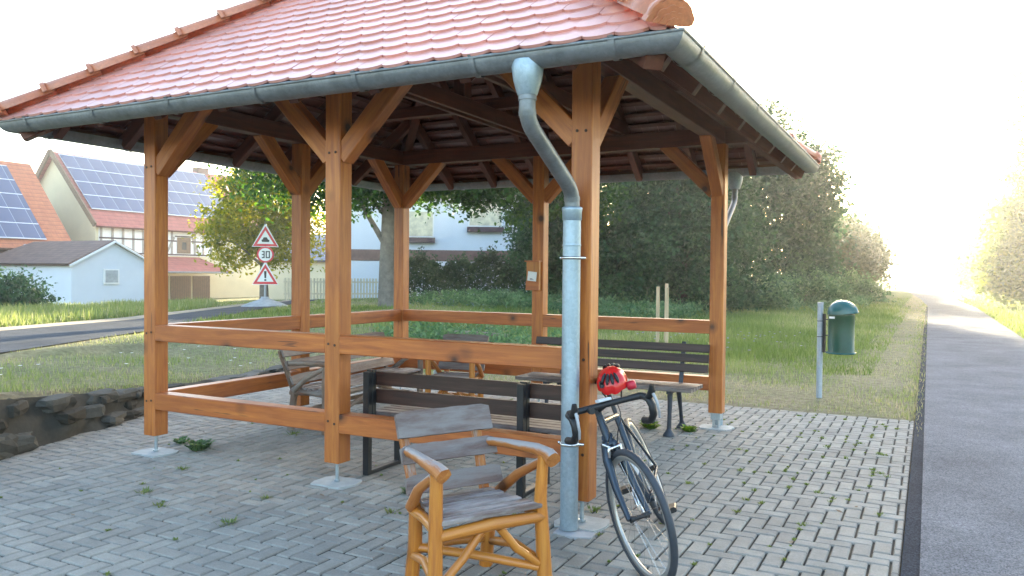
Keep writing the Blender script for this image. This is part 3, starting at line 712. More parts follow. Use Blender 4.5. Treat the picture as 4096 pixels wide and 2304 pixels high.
# ------------------------------------------------------------------ rustic log furniture
def rustic_seat(name, wf, wb, dp, label, cat, group, loc, rz, logm='log', slatm='grey_wood', armm='log_worn', hs=.41, boards=3, hb=.80, lean=.16, seed=1):
    random.seed(seed); root = empty(name, loc, rz, label, cat, group)
    f, b = -dp/2, dp/2; hw, hbw = wf/2, wb/2; jt = lambda s=.008: random.uniform(-s, s)
    for sx in (-1, 1):
        m = MB(); x = sx*hw; m.tube([(x+sx*.012, f-.01, 0), (x+jt(), f+jt(), .2), (x+jt(), f+jt(), .42), (x, f, .63)], [.036, .033, .031, .028], 12, wob=.16); m.build('leg', logm, root)
        m = MB(); x = sx*hbw; m.tube([(x-sx*.0, b+.035, 0), (x+jt(), b+.012+jt(), .2), (x, b-.01, hs-.01)], [.035, .034, .032], 12, wob=.12); m.build('leg', logm, root)
        # flat back post, rising and leaning back
        m = MB(); m.beam((sx*(hbw-.02), b-.005, hs-.10), (sx*(hbw+.0), b+lean, hb-.06), .05, .03, (0, 1, 0), .006); m.build('back_post', armm, root)
        # arm log
        ya = b+lean*.55
        m = MB(); m.tube([(sx*(hbw+.015), ya-.01, .628), (sx*(hbw+.045), (f+ya)/2+.05, .642), (sx*(hw+.01), f+.07, .648), (sx*(hw+.01), f-.035, .638), (sx*(hw+.005), f-.075, .622)],
                         [.022, .024, .028, .034, .037], 12, wob=.16); m.build('armrest', armm, root)
        # side rail under the seat, side diagonal
        m = MB(); m.tube([(sx*(hw-.005), f+.0, hs-.055), (sx*(hw+hbw)/2, 0, hs-.045), (sx*hbw, b+.03, hs-.055)], [.027, .025, .028], 10, wob=.1); m.build('side_rail', logm, root)
        m = MB(); m.tube([(sx*(hbw+.03), b-.02, hs-.03), (sx*(hw+hbw+.05)/2, .02, .50), (sx*(hw+.005), f+.02, .60)], [.028, .024, .021], 10, wob=.12); m.build('arm_brace', armm, root)
        m = MB(); m.tube([(sx*hbw, b+.02, .13), (sx*(hw+hbw)/2, 0, .15+jt(.02)), (sx*hw, f, .12)], [.02, .022, .02], 10, wob=.1); m.build('stretcher', logm, root)
        # curved front braces
        m = MB(); m.tube([(sx*.05, f+.01, hs-.09), (sx*hw*.5, f+.012, .21), (sx*hw*.92, f+.0, .12)], [.020, .021, .019], 10, wob=.1); m.build('front_brace', logm, root)
    m = MB(); m.tube([(-hw, f, hs-.075), (0, f-.005, hs-.06), (hw, f, hs-.07)], [.026, .03, .026], 10, wob=.1); m.build('front_rail', logm, root)
    m = MB(); m.tube([(-hbw, b, hs-.06), (hbw, b, hs-.06)], .025, 10, wob=.1); m.build('back_rail', logm, root)
    m = MB(); m.tube([(-hbw, b+.02, .15), (0, b+.01, .165), (hbw, b+.02, .14)], [.02, .021, .02], 10, wob=.1); m.build('stretcher', logm, root)
    m = MB(); m.tube([(-hbw+.02, b+.0, .17), (0, 0, .155), (hw-.02, f, .10)], [.021, .022, .019], 10, wob=.1); m.build('stretcher', logm, root)
    ns = 6; sw = (dp+.03)/ns
    for k in range(ns):
        y = f-.03+sw*(k+.5); t = (y-f)/dp; xw = hw+(hbw-hw)*t-.015
        m = MB(); m.beam((-xw, y, hs-.012+jt(.002)), (xw+jt(.01), y, hs-.012+jt(.003)), sw-.015, .022, (0, 0, 1), .004); m.build('seat_slat', 'seat_wood' if slatm == 'grey_wood' else slatm, root)
    for k in range(boards):
        z = hb-.055-k*.135; t = (z-hs)/(hb-hs); y = b+lean*t-.028; h = .13 if k == 0 else .09
        xw = hbw+.055
        # waney-edged board
        n = 12; bot = [(-xw+2*xw*i/n, -h/2+random.uniform(-.0015, .0015)) for i in range(n+1)]; top = [(xw-2*xw*i/n, h/2+random.uniform(-.002, .002)-(.012 if i in (0, n) else 0)) for i in range(n+1)]
        m = MB(); ta = atan2(lean, hb-hs); vv_ = V(0, sin(ta), cos(ta)); o_ = (0, y, z)
        m.prism(bot+top, (o_, (1, 0, 0), vv_), V(0, -cos(ta), sin(ta))*.024)
        oo = random.random()*9; m.g = [(g[1]+oo, v[1]+oo, g[0]+oo) for g, v in zip(m.g, m.v)]
        m.build('back_board', slatm, root)
    random.seed(seed+100); return root
rustic_seat('rustic_armchair', .57, .42, .36, 'rustic honey coloured log armchair with grey weathered boards standing alone in front of the pavilion', 'armchair', 'log armchairs at the pavilion', (-.158, -1.08, .002), 1.06, seed=3)
rustic_seat('rustic_armchair', .50, .42, .36, 'small log armchair inside the pavilion by the back rail, facing the camera', 'armchair', 'log armchairs at the pavilion', (-2.72, 2.93, .002), .18, seed=5)
rustic_seat('rustic_bench', 1.82, 1.75, .38, 'wide rustic log bench with grey brown logs along the left rail inside the pavilion', 'bench', None, (-3.42, 2.22, .002), radians(96), logm='brown_log', armm='brown_log', seed=9)

# ------------------------------------------------------------------ dark slatted benches
def steel_bench():
    th = .02                       # back towards the camera
    r = empty('slatted_bench', (-1.20, .37, .002), th, 'dark brown slatted bench on black steel frames with its back to the front rail', 'bench')
    for x in (-.70, .56):
        m = MB(); m.box(x-.025, x+.025, -.02, .03, 0, .76, .003, 'z'); m.box(x-.025, x+.025, .38, .43, 0, .40, .003, 'z'); m.box(x-.024, x+.024, .03, .38, 0, .03, .003, 'y'); m.box(x-.024, x+.024, -.019, .43, .385, .425, .003, 'y')
        m.box(x-.028, x+.028, .03, .075, .42, .77, .003, 'z')
        m.build('steel_frame', 'black_steel', r)
    for z, h in ((.705, .10), (.575, .105)):
        m = MB(); m.beam((-.74, .095, z), (.98, .095, z), .035, h, (0, 0, 1), .004); m.build('back_slat', 'slat', r)
    for k in range(4):
        m = MB(); m.beam((-.74, .13+.085*k, .442), (.98, .13+.085*k, .442), .07, .032, (0, 0, 1), .004); m.build('seat_slat', 'slat_worn', r)
    x = .90
    m = MB(); m.box(x-.025, x+.025, -.02, .03, 0, .76, .003, 'z'); m.box(x-.025, x+.025, .38, .43, 0, .40, .003, 'z'); m.box(x-.024, x+.024, .03, .38, 0, .03, .003, 'y'); m.box(x-.024, x+.024, -.019, .43, .385, .425, .003, 'y')
    m.build('steel_frame', 'black_steel', r)
steel_bench()
def iron_bench():
    r = empty('park_bench', (-1.0, 3.03, .002), radians(0), 'dark slatted park bench on cast iron legs under the back rail on the right', 'bench')
    for x in (-.62, .64):
        m = MB()
        m.tube([(x, -.17, .03), (x, -.155, .2), (x, -.145, .40)], [.022, .020, .026], 8)
        m.tube([(x, .27, .03), (x, .22, .18), (x, .13, .40)], [.020, .018, .026], 8)
        m.lathe([(.055, 0), (.055, .012), (.028, .05), (.02, .07)], (x, -.17, 0), 10); m.lathe([(.055, 0), (.055, .012), (.028, .05), (.02, .07)], (x, .27, 0), 10)
        m.beam((x, -.2, .405), (x, .22, .405), .04, .03, (0, 0, 1), .004)
        m.beam((x, .20, .40), (x, .315, .84), .04, .025, (0, 1, 0), .004)
        m.build('cast_leg', 'cast_iron', r)
    for k in range(5):
        m = MB(); m.beam((-.94, -.19+.087*k, .437), (.86, -.19+.087*k, .437), .072, .034, (0, 0, 1), .005); m.build('seat_slat', 'slat_worn', r)
    for k, z in enumerate((.595, .69, .785)):
        y = .20+.115*(z-.40)/.44-.032
        m = MB(); m.beam((-.94, y, z), (.90, y, z), .03, .078, (0, .25, 1), .005); m.build('back_slat', 'slat', r)
iron_bench()

# ------------------------------------------------------------------ road bicycle leaning on the post
def bicycle():
    """local: rear tyre contact at origin, forward +X, left +Y"""
    hd = -1.317
    r = bpy.data.objects.new('road_bicycle', None); col.objects.link(r)
    tag(r, 'dark blue road racing bicycle with drop handlebars leaning against the front right post', 'bicycle')
    lean = .41                                  # towards its right hand side
    r.rotation_mode = 'XYZ'
    r.matrix_world = Matrix.Translation((.385, .34, .004)) @ Matrix.Rotation(hd, 4, 'Z') @ Matrix.Rotation(lean, 4, 'X')
    R = .335; wb = .985
    ra_, ba = V(0, 0, R), V(.41, 0, .27)
    ax = V(-.292, 0, .956); fa = V(wb, 0, R); crown = V(wb-.043, 0, R-.013)+ax*.385; ht = crown+ax*.145
    st_top = ba+V(-.29, 0, .956)*.50; seat = ba+V(-.29, 0, .956)*.70
    steer = Matrix.Translation(crown) @ Matrix.Rotation(radians(33), 4, ax) @ Matrix.Translation(-crown)
    def B(mb, name, mat, parent=r, st=False):
        if st: mb.v = [tuple(steer @ Vector(v)) for v in mb.v]
        return mb.build(name, mat, parent)
    m = MB(); m.tube([ht-ax*.03, st_top+V(.0, 0, -.01)], [.019, .016], 12); m.tube([crown+ax*.035, ba], [.031, .030], 12); m.tube([ba, st_top], [.018, .018], 12); m.tube([crown, ht], .021, 12)
    for s in (-1, 1):
        m.tube([ba+V(-.02, s*.02, 0), V(.2, s*.045, .30), ra_+V(0, s*.062, 0)], [.012, .011, .009], 8); m.tube([st_top+V(0, s*.012, -.02), ra_+V(0, s*.062, 0)], [.009, .008], 8)
    m.tube([ba+V(0, -.04, 0), ba+V(0, .04, 0)], .024, 12)
    B(m, 'frame', 'frame_paint')
    m = MB(); m.tube([st_top, seat], .0135, 10); B(m, 'seat_post', 'bike_black')
    # saddle: tapered pad, nose forward
    sp = []
    for x, hw_, z in ((-.12, .062, .03), (-.10, .072, .035), (-.04, .06, .03), (.03, .032, .026), (.10, .020, .024), (.14, .014, .018)):
        sp.append([V(seat.x+x, hw_*c_, seat.z+z-.022*(1-sqrt(max(0, 1-c_*c_)))-.002) for c_ in (-1, -.8, -.4, 0, .4, .8, 1)]+[V(seat.x+x, hw_*.8, seat.z+z-.035), V(seat.x+x, -hw_*.8, seat.z+z-.035)])
    m = MB(); k = 9; m.add([p for s in sp for p in s], [(i*k+j, i*k+(j+1) % k, (i+1)*k+(j+1) % k, (i+1)*k+j) for i in range(5) for j in range(k)]+[tuple(range(k)), tuple(range(6*k-1, 5*k-1, -1))], None, True); B(m, 'saddle', 'bike_black')
    # bottle
    bd = (ba-crown).normalized(); bc = crown+(ba-crown)*.52; bn = V(bd.z, 0, -bd.x)*-1
    if bn.z < 0: bn = -bn
    bc = bc+bn*.06
    m = MB(); m.lathe([(0, -.09), (.035, -.09), (.037, -.085), (.037, .04), (.03, .06), (.034, .075), (.028, .09), (.012, .095), (.012, .115), (0, .115)], bc, 16, axis=-bd); B(m, 'bottle', 'bottle')
    # wheels
    def wheel(c, st):
        m = MB(); m.ring(c, (0, 1, 0), R-.018, .018, 72, 10); w_ = B(m, 'wheel', 'tyre', r, st)
        m = MB(); vs = []; n = 72
        for i in range(n):
            a = 2*pi*i/n; d = V(cos(a), 0, sin(a))
            for rr, yy in ((R-.026, -.012), (R-.026, .012), (R-.052, .009), (R-.058, 0), (R-.052, -.009)): vs.append(c+d*rr+V(0, yy, 0))
        m.add(vs, [(i*5+j, ((i+1) % n)*5+j, ((i+1) % n)*5+(j+1) % 5, i*5+(j+1) % 5) for i in range(n) for j in range(5)], None, True)
        B(m, 'rim', 'rim', w_, st)
        m = MB(); m.tube([c+V(0, -.05, 0), c+V(0, -.02, 0), c+V(0, .02, 0), c+V(0, .05, 0)], [.018, .012, .012, .018], 10); m.tube([c+V(0, -.065, 0), c+V(0, .065, 0)], .006, 8); B(m, 'hub', 'bike_black', w_, st)
        m = MB()
        for i in range(20):
            a = 2*pi*i/20; b = a+(.35 if i % 2 else -.35); s = 1 if (i//2) % 2 else -1
            m.tube([c+V(cos(b)*.016, s*.032, sin(b)*.016), c+V(cos(a)*(R-.045), 0, sin(a)*(R-.045))], .0011, 4, caps=False)
        B(m, 'spokes', 'chrome', w_, st)
    wheel(ra_, False); wheel(fa, True)
    # fork
    m = MB()
    for s in (-1, 1): m.tube([crown+V(0, s*.022, 0), crown+ax*-.08+V(0, s*.042, 0), crown+ax*-.22+V(.008, s*.05, 0), fa+V(0, s*.055, 0)], [.025, .024, .020, .014], 10)
    m.tube([crown+V(0, -.03, .0), crown+V(0, .03, .0)], .022, 10); B(m, 'fork', 'frame_paint', r, True)
    m = MB(); bc_ = crown+V(.045, 0, -.02)
    m.tube([bc_+V(0, -.035, -.04), bc_+V(.01, -.03, 0), bc_+V(.01, .03, .01), bc_+V(0, .035, -.04)], [.009, .011, .011, .009], 8); m.tube([bc_+V(0, -.012, .0), bc_+V(-.01, -.055, .03)], .006, 6); B(m, 'brake', 'chrome', r, True)
    # stem and drop bar
    cl = ht+ax*.035; bar = cl+V(.10, 0, .028)
    m = MB(); m.tube([ht, ht+ax*.055], .019, 12); m.tube([cl, bar], [.017, .018], 12); B(m, 'stem', 'bike_black', r, True)
    m = MB()
    for s in (-1, 1):
        m.tube([bar, bar+V(0, s*.14, 0), bar+V(.005, s*.195, 0), bar+V(.035, s*.21, -.004), bar+V(.075, s*.212, -.018), bar+V(.095, s*.213, -.055), bar+V(.085, s*.214, -.10), bar+V(.045, s*.216, -.128), bar+V(-.005, s*.218, -.132), bar+V(-.04, s*.218, -.130)],
               [.0165, .0165, .0185, .0195, .020, .0195, .019, .019, .019, .0195], 10)
    B(m, 'handlebar', 'bike_black', r, True)
    for s in (-1, 1):
        h_ = bar+V(.075, s*.212, -.012)
        m = MB(); m.tube([h_, h_+V(.035, 0, .016), h_+V(.06, 0, .036), h_+V(.07, 0, .062)], [.018, .019, .018, .012], 10); lv = B(m, 'brake_hood', 'bike_black', r, True)
        m = MB(); m.tube([h_+V(.062, 0, .02), h_+V(.075, s*.004, -.02), h_+V(.072, s*.006, -.07), h_+V(.055, s*.008, -.105)], [.008, .0075, .007, .006], 8); B(m, 'brake_lever', 'sign_grey', lv, True)
    m = MB(); m.box(bar.x-.02, bar.x+.03, -.035, .035, bar.z+.018, bar.z+.032, .004); B(m, 'bike_computer', 'bottle', r, True)
    m = MB(); m.tube([bar+V(.02, -.09, -.01), bar+V(.05, -.09, -.012)], .016, 12); B(m, 'front_lamp', 'bike_black', r, True)
    m = MB()
    for s in (-1, 1): m.tube(arc_pts([bar+V(.03, s*.06, -.01), bar+V(.07, s*.05, -.07), crown+V(.09, s*.02, .06), crown+V(.03, s*.03, -.01)]), .0025, 6)
    B(m, 'cables', 'bike_black', r, True)
    # drivetrain (on the right hand side, -Y)
    m = MB(); m.ring(ba+V(0, -.048, 0), (0, 1, 0), .095, .004, 40, 6); m.ring(ba+V(0, -.04, 0), (0, 1, 0), .07, .004, 40, 6)
    for i in range(5): a = 2*pi*i/5; m.tube([ba+V(0, -.045, 0), ba+V(cos(a)*.092, -.046, sin(a)*.092)], .007, 6)
    B(m, 'chainring', 'chrome')
    m = MB()
    for i in range(6): m.ring(ra_+V(0, -.028-.004*i, 0), (0, 1, 0), .052-.005*i, .0016, 28, 5)
    B(m, 'cassette', 'chrome')
    m = MB(); m.tube([ra_+V(0, -.04, .042), ba+V(0, -.048, .097)], .004, 5); m.tube([ra_+V(.02, -.05, -.12), ba+V(0, -.048, -.097)], .004, 5); m.beam(ra_+V(.01, -.055, -.03), ra_+V(.03, -.055, -.12), .02, .014, (0, 1, 0)); B(m, 'chain', 'bike_black')
    ca = radians(162); cd = V(cos(ca), 0, sin(ca))
    for s in (-1, 1):
        d = cd*s*-1; c0 = ba+V(0, s*.065, 0)
        m = MB(); m.tube([c0, c0+d*.17], [.014, .010], 8); cr = B(m, 'crank', 'chrome')
        pc = c0+d*.17+V(0, s*.05, 0); m = MB(); m.box(pc.x-.045, pc.x+.045, pc.y-.042, pc.y+.042, pc.z-.014, pc.z+.014, .006); B(m, 'pedal', 'bike_black', cr)
    return r, seat
bike, seat = bicycle()
# helmet resting on the saddle
def helmet():
    r = empty('cycling_helmet', (.128, .03, .872), 0, 'red cycling helmet hung on the bicycle saddle beside the post', 'helmet'); r.rotation_euler = (radians(8), radians(20), radians(-72)); r.scale = (.92, .92, .92)
    m = MB(); n, k = 28, 12; vs = []; 
    for i in range(k+1):
        ph = (pi*.56)*i/k
        for j in range(n):
            th = 2*pi*j/n; g = 1-.12*max(0, cos(th*8))*sin(ph)**2
            vs.append((.135*sin(ph)*cos(th)*g, .098*sin(ph)*sin(th)*g, .10*cos(ph)*g-.005))
    m.add(vs, [(i*n+j, i*n+(j+1) % n, (i+1)*n+(j+1) % n, (i+1)*n+j) for i in range(k) for j in range(n)], None, True); m.build('shell', 'helmet_red', r)
    m = MB(); vs = [(x*.9, y*.9, z*.9-.004) for x, y, z in vs]; m.add(vs, [(i*n+j, (i+1)*n+j, (i+1)*n+(j+1) % n, i*n+(j+1) % n) for i in range(k) for j in range(n)], None, True); m.build('liner', 'bike_black', r)
    m = MB()
    for s in (-1, 1):
        for a in (-.6, -.2, .2, .6):
            pts = [(.137*sin(t)*cos(a+(pi if s < 0 else 0)), .100*sin(t)*sin(a+(pi if s < 0 else 0)), .102*cos(t)) for t in np.linspace(.5, 1.15, 6)]
            m.tube(pts, [.004, .010, .012, .012, .010, .004], 6)
    tag(m.build('vents', 'bike_black', r), kind='stuff')
    m = MB(); m.tube([(.09, .06, -.02), (.06, .05, -.09), (.03, .02, -.13), (.05, -.04, -.09), (.09, -.06, -.02)], .006, 6); m.build('strap', 'bike_black', r)
    m = MB(); m.lathe([(0, -.03), (.026, -.026), (.03, 0), (.026, .026), (0, .03)], (.03, .12, -.02), 12, axis=(0, 1, .2)); m.build('buckle_pad', 'accent_red', r)
helmet()

# ------------------------------------------------------------------ litter bin on its post
lb = empty('litter_bin', (.59, 5.98, h1(.59, 5.98)), radians(-20), 'dark green hooded litter bin mounted on a grey steel post beside the cycle path', 'litter bin')
m = MB(); m.tube([(0, 0, -.05), (0, 0, 1.17)], .034, 16); m.tube([(0, 0, 1.17), (0, 0, 1.176)], .036, 16); m.build('post', 'post_zinc', lb)
m = MB(); m.beam((.052, 0, .57), (.052, 0, 1.04), .035, .02, (0, 1, 0), .002); m.build('bracket', 'black_steel', lb)
for z in (.76, .95, ):
    m = MB(); m.ring((0, 0, z), (0, 0, 1), .037, .005, 24, 6); m.tube([(.05, 0, z+.02), (.11, 0, z+.02)], .008, 8); m.build('clamp', 'black_steel', lb)
m = MB(); m.lathe([(0, .57), (.16, .57), (.165, .575), (.165, .59), (.148, .60), (.148, 1.02), (.152, 1.03), (.152, 1.045), (.14, 1.045)], (.262, 0, 0), 32); cb = m.build('container', 'bin_green', lb)
m = MB(); m.lathe([(.150, .572), (.172, .575), (.172, .590), (.150, .594)], (.262, 0, 0), 32); m.build('rim_ring', 'bin_lid', cb)
# hood: dome with a forward lip over the mouth
m = MB(); vs = []; n, k = 32, 10
for i in range(k+1):
    ph = pi/2*i/k
    for j in range(n):
        th = 2*pi*j/n; R_ = .158*sin(ph); ext = 1+.26*max(0, cos(th))**3*sin(ph)**6; zz = .17*cos(ph)**.8 if ph < pi/2-1e-6 else 0
        cut = .055*max(0, cos(th))**2*sin(ph)**2
        vs.append((.262+R_*cos(th)*ext, R_*sin(th), 1.04+zz+cut*.4))
m.add(vs, [(i*n+j, i*n+(j+1) % n, (i+1)*n+(j+1) % n, (i+1)*n+j) for i in range(k) for j in range(n)], None, True)
m.tube([(.262+.10, -.10, 1.07), (.262+.175, -.05, 1.075), (.262+.195, 0, 1.076), (.262+.175, .05, 1.075), (.262+.10, .10, 1.07)], .012, 8); m.build('hood', 'bin_lid', lb)
m = MB(); m.prism([(-.045, -.012), (.045, -.012), (.045, .012), (-.045, .012)], ((.262-.03, -.1475, 1.005), (.98, .2, 0), (0, 0, 1)), (0, -.003, 0)); m.build('plate', 'white', cb)
# ------------------------------------------------------------------ stakes round a young planting
for i, (dx, dy, h_, lb_) in enumerate(((0, 0, 1.24, 'left one of three pale wooden stakes in the meadow behind the pavilion'), (.07, .35, 1.30, 'tallest middle one of three pale wooden stakes in the meadow'), (.19, .02, 1.22, 'right one of three pale wooden stakes in the meadow behind the pavilion'))):
    x, y = -3.28+dx, 11.9+dy; z = h1(x, y)
    m = MB(); m.beam((0, 0, -.1), (random.uniform(-.01, .01), 0, h_), .065, .065, (0, 1, 0), .012)
    tag(m.build('wooden_stake', 'stake'), lb_, 'stake', 'three stakes in the meadow').location = (x, y, z)
# ------------------------------------------------------------------ traffic sign on a concrete foot
sg_p = (-19.75, 17.29); sgz = h1(*sg_p)
sg = empty('road_sign', (sg_p[0], sg_p[1], sgz), radians(45), 'post with two red bordered warning triangles and a round 30 sign on a concrete foot', 'road sign')
# local: faces -Y... rotated so that the plates look at the pavilion
m = MB(); m.tube([(0, 0, .15), (0, 0, 3.02)], .045, 12); m.build('pole', 'sign_grey', sg)
m = MB(); m.lathe([(0, -.1), (.9, -.1), (.85, .02), (.55, .15), (.28, .24), (.16, .30), (.14, .36), (0, .36)], (0, 0, 0), 20); m.build('concrete_foot', 'sign_base', sg)
def tri(s): return [(-s/2, 0), (s/2, 0), (0, s*.866)]
def plate(kind, zc):
    y = -.06
    if kind == 'tri':
        S = .94; p_ = [(-S/2, 0), (S/2, 0), (.03, S*.866), (-.03, S*.866)]
        m = MB(); m.prism(p_, ((0, y, zc), (1, 0, 0), (0, 0, 1)), (0, .02, 0)); b = m.build('sign_plate', 'white', sg)
        m = MB(); m.prism([(-S/2+.035, .022), (S/2-.035, .022), (0, S*.80)], ((0, y-.004, zc), (1, 0, 0), (0, 0, 1)), (0, .003, 0)); m.build('border', 'red', b)
        m = MB(); m.prism([(-.29, .11), (.29, .11), (0, .60)], ((0, y-.008, zc), (1, 0, 0), (0, 0, 1)), (0, .003, 0)); m.build('field', 'white', b)
    else:
        m = MB(); m.lathe([(0, .0), (.30, .0), (.30, .02), (0, .02)], (0, y+.02, zc+.3), 40, False, axis=(0, -1, 0)); b = m.build('sign_plate', 'red', sg)
        m = MB(); m.lathe([(0, .0), (.235, .0), (.235, .004), (0, .004)], (0, y-.001, zc+.3), 40, False, axis=(0, -1, 0)); m.build('field', 'white', b)
    return b
b1 = plate('tri', 2.18); b2 = plate('round', 1.60); b3 = plate('tri', .80)
# pictograms: side view of a car, the number 30, an exclamation bar and dot
m = MB(); m.prism([(-.12, .18), (.13, .18), (.14, .25), (.09, .27), (.05, .35), (-.06, .35), (-.10, .27), (-.14, .25)], ((0, -.071, 2.18), (1, 0, 0), (0, 0, 1)), (0, .002, 0)); m.build('pictogram', 'sign_black', b1)
def digit(m, d, cx, cz, w_, h_, t):
    y = -.0665; S = {'3': 'abgcd', '0': 'abcdef'}[d]
    seg = {'a': (0, 1, 0), 'd': (0, -1, 0), 'g': (0, 0, 0), 'b': (1, .5, 1), 'c': (1, -.5, 1), 'f': (-1, .5, 1), 'e': (-1, -.5, 1)}
    for s in S:
        px, pz, v = seg[s]; x = cx+px*w_/2; z = cz+pz*h_/2
        if v: m.prism([(-t/2, -h_/4-t/2), (t/2, -h_/4-t/2), (t/2, h_/4+t/2), (-t/2, h_/4+t/2)], ((x, y, z), (1, 0, 0), (0, 0, 1)), (0, .0015, 0))
        else: m.prism([(-w_/2+t*.51, -t/2), (w_/2-t*.51, -t/2), (w_/2-t*.51, t/2), (-w_/2+t*.51, t/2)], ((x, y, z), (1, 0, 0), (0, 0, 1)), (0, .0015, 0))
m = MB(); digit(m, '3', -.095, 1.9, .10, .22, .042); digit(m, '0', .085, 1.9, .11, .22, .042); m.build('number', 'sign_black', b2)
m = MB(); m.prism([(-.03, .24), (.03, .24), (.045, .50), (-.045, .50)], ((0, -.071, .80), (1, 0, 0), (0, 0, 1)), (0, .002, 0)); m.prism([(-.035, .14), (.035, .14), (.035, .205), (-.035, .205)], ((0, -.071, .80), (1, 0, 0), (0, 0, 1)), (0, .002, 0)); m.build('pictogram', 'sign_black', b3)

# ------------------------------------------------------------------ low rubble wall holding the verge
def stone_wall():
    r = MB(); random.seed(21)
    def rock(c, s, rot):
        vs = []; fs = []; n = 10; k = 6; o = random.random()*50
        for i in range(k+1):
            ph = pi*i/k
            for j in range(n):
                th = 2*pi*j/n; d = V(sin(ph)*cos(th), sin(ph)*sin(th), cos(ph))
                q_ = V(*[math.copysign(abs(t)**.6, t) for t in d]); q_ *= 1+.28*noise.noise(d*1.6+V(o, 0, 0))+.1*noise.noise(d*5+V(0, o, 0))
                x, y, z = q_.x*s[0], q_.y*s[1], q_.z*s[2]
                vs.append((c[0]+x*cos(rot)-y*sin(rot), c[1]+x*sin(rot)+y*cos(rot), c[2]+z))
        fs = [(i*n+j, i*n+(j+1) % n, (i+1)*n+(j+1) % n, (i+1)*n+j) for i in range(k) for j in range(n)]
        r.add(vs, fs, None, False, random.random())
    y = -5.5
    while y < 5.2:
        l = random.uniform(.12, .42); x = float(wall_x(y)); top = h1(x-.6, y)
        for lvl, hh in ((.16, .22), (.48, .24), (.80, .20)):
            if random.random() < .4: rock((x-.05-.13*lvl+random.uniform(-.05, .04), y+random.uniform(-.12, .12), top*lvl), (random.uniform(.07, .11), random.uniform(.12, .34), top*hh*random.uniform(.7, 1.05)), .35+random.uniform(-.5, .5))
        y += l*.62
    m_ = []
    for yy in np.arange(-5.6, 5.3, .1):
        x = float(wall_x(yy)); m_.append((x, yy, h1(x-.6, yy)))
    vs = []; K = 7
    for x, yy, t in m_:
        for k in range(K):
            f = k/(K-1); n_ = noise.noise(Vector((yy*3, f*2, 4)))*.10+noise.noise(Vector((yy*9, f*5, 1)))*.05
            vs.append((x+.02-.17*f+n_, yy, -.03+(t+.02)*f))
    r.add(vs, [(i*K+j, (i+1)*K+j, (i+1)*K+j+1, i*K+j+1) for i in range(len(m_)-1) for j in range(K-1)], None, True, .3)
    return r.build('stone_wall', 'stone')
tag(stone_wall(), 'low dry stone wall of rough grey rubble holding back the grass verge left of the paving', 'wall')
# logs lying in the meadow
def log_thing(p, q_, r_, label):
    p = V(*p); q_ = V(*q_); m = MB(); m.tube([p, (p+q_)/2+V(0, 0, .01), q_], [r_, r_*1.05, r_*.95], 12, wob=.2)
    mid = (p+q_)/2; o = m.build('fallen_log', 'brown_log', None, mid); o.location = mid; return tag(o, label, 'log')
log_thing((-9.7, 14.2, .32), (-8.2, 15.2, .30), .10, 'dark fallen log lying in the herbs below the hedge')
log_thing((-7.2, 9.9, .20), (-6.0, 10.3, .16), .075, 'grey log lying on the dry soil just behind the pavilion')
c_ = MB(); c_.lathe([(0, 0), (.028, 0), (.038, .09), (.036, .09), (.027, .005)], (0, 0, 0), 16)
c_ = c_.build('paper_cup', 'cup'); c_.location = (-4.60, 5.45, h1(-4.6, 5.45)+.035); c_.rotation_euler = (radians(82), 0, .5); tag(c_, 'small white paper cup lying on the grass behind the log armchair', 'cup')

# ------------------------------------------------------------------ buildings
def building(name, label, cat, x0, x1, y0, y1, zb, ze, zr, ridge_axis, wall, roof, over=.35, ridge_at=.5, hip=0, group=None, zr_mat=None):
    """gabled house; ridge along 'y' or 'x'"""
    org = ((x0+x1)/2, (y0+y1)/2, zb); r = empty(name, org, 0, label, cat, group)
    m = MB()
    if ridge_axis == 'y':
        xm = x0+(x1-x0)*ridge_at; poly = [(x0, zb), (x1, zb), (x1, ze), (xm, zr), (x0, ze)]
        m.prism(poly, ((0, y0, 0), (1, 0, 0), (0, 0, 1)), (0, y1-y0, 0))
    else:
        ym = y0+(y1-y0)*ridge_at; poly = [(y0, zb), (y1, zb), (y1, ze), (ym, zr), (y0, ze)]
        m.prism(poly, ((x0, 0, 0), (0, 1, 0), (0, 0, 1)), (x1-x0, 0, 0))
    m.build('wall', wall, r, org)
    rf_ = MB(); th = .16
    def slab(a, b, c, d):
        a, b, c, d = [V(*p) for p in (a, b, c, d)]; n = (b-a).cross(d-a).normalized()
        if n.z < 0: n = -n
        Lx = (b-a).length; Ly = (d-a).length; g = [(0, 0, 0), (Lx, 0, 0), (Lx, Ly, 0), (0, Ly, 0)]
        lo = [p+n*.02 for p in (a, b, c, d)]; hi_ = [p+n*th for p in (a, b, c, d)]
        rf_.add(lo+hi_, [(3, 2, 1, 0), (4, 5, 6, 7), (0, 1, 5, 4), (1, 2, 6, 5), (2, 3, 7, 6), (3, 0, 4, 7)], g+g)
    if ridge_axis == 'y':
        for xe in (x1, x0):
            t = (zr-ze)/abs(xm-xe); s = 1 if xe == x1 else -1; xo = xe+s*over; zo = ze-over*t
            slab((xo, y0-over*.6, zo), (xo, y1+over*.6, zo), (xm, y1+over*.6, zr), (xm, y0-over*.6, zr))
    else:
        for ye in (y0, y1):
            t = (zr-ze)/abs(ym-ye); s = 1 if ye == y1 else -1; yo = ye+s*over; zo = ze-over*t
            slab((x0-over*.6, yo, zo), (x1+over*.6, yo, zo), (x1+over*.6-hip*0, ym, zr), (x0-over*.6+hip, ym, zr))
    rf_.build('roof', roof, r, org)
    return r, org
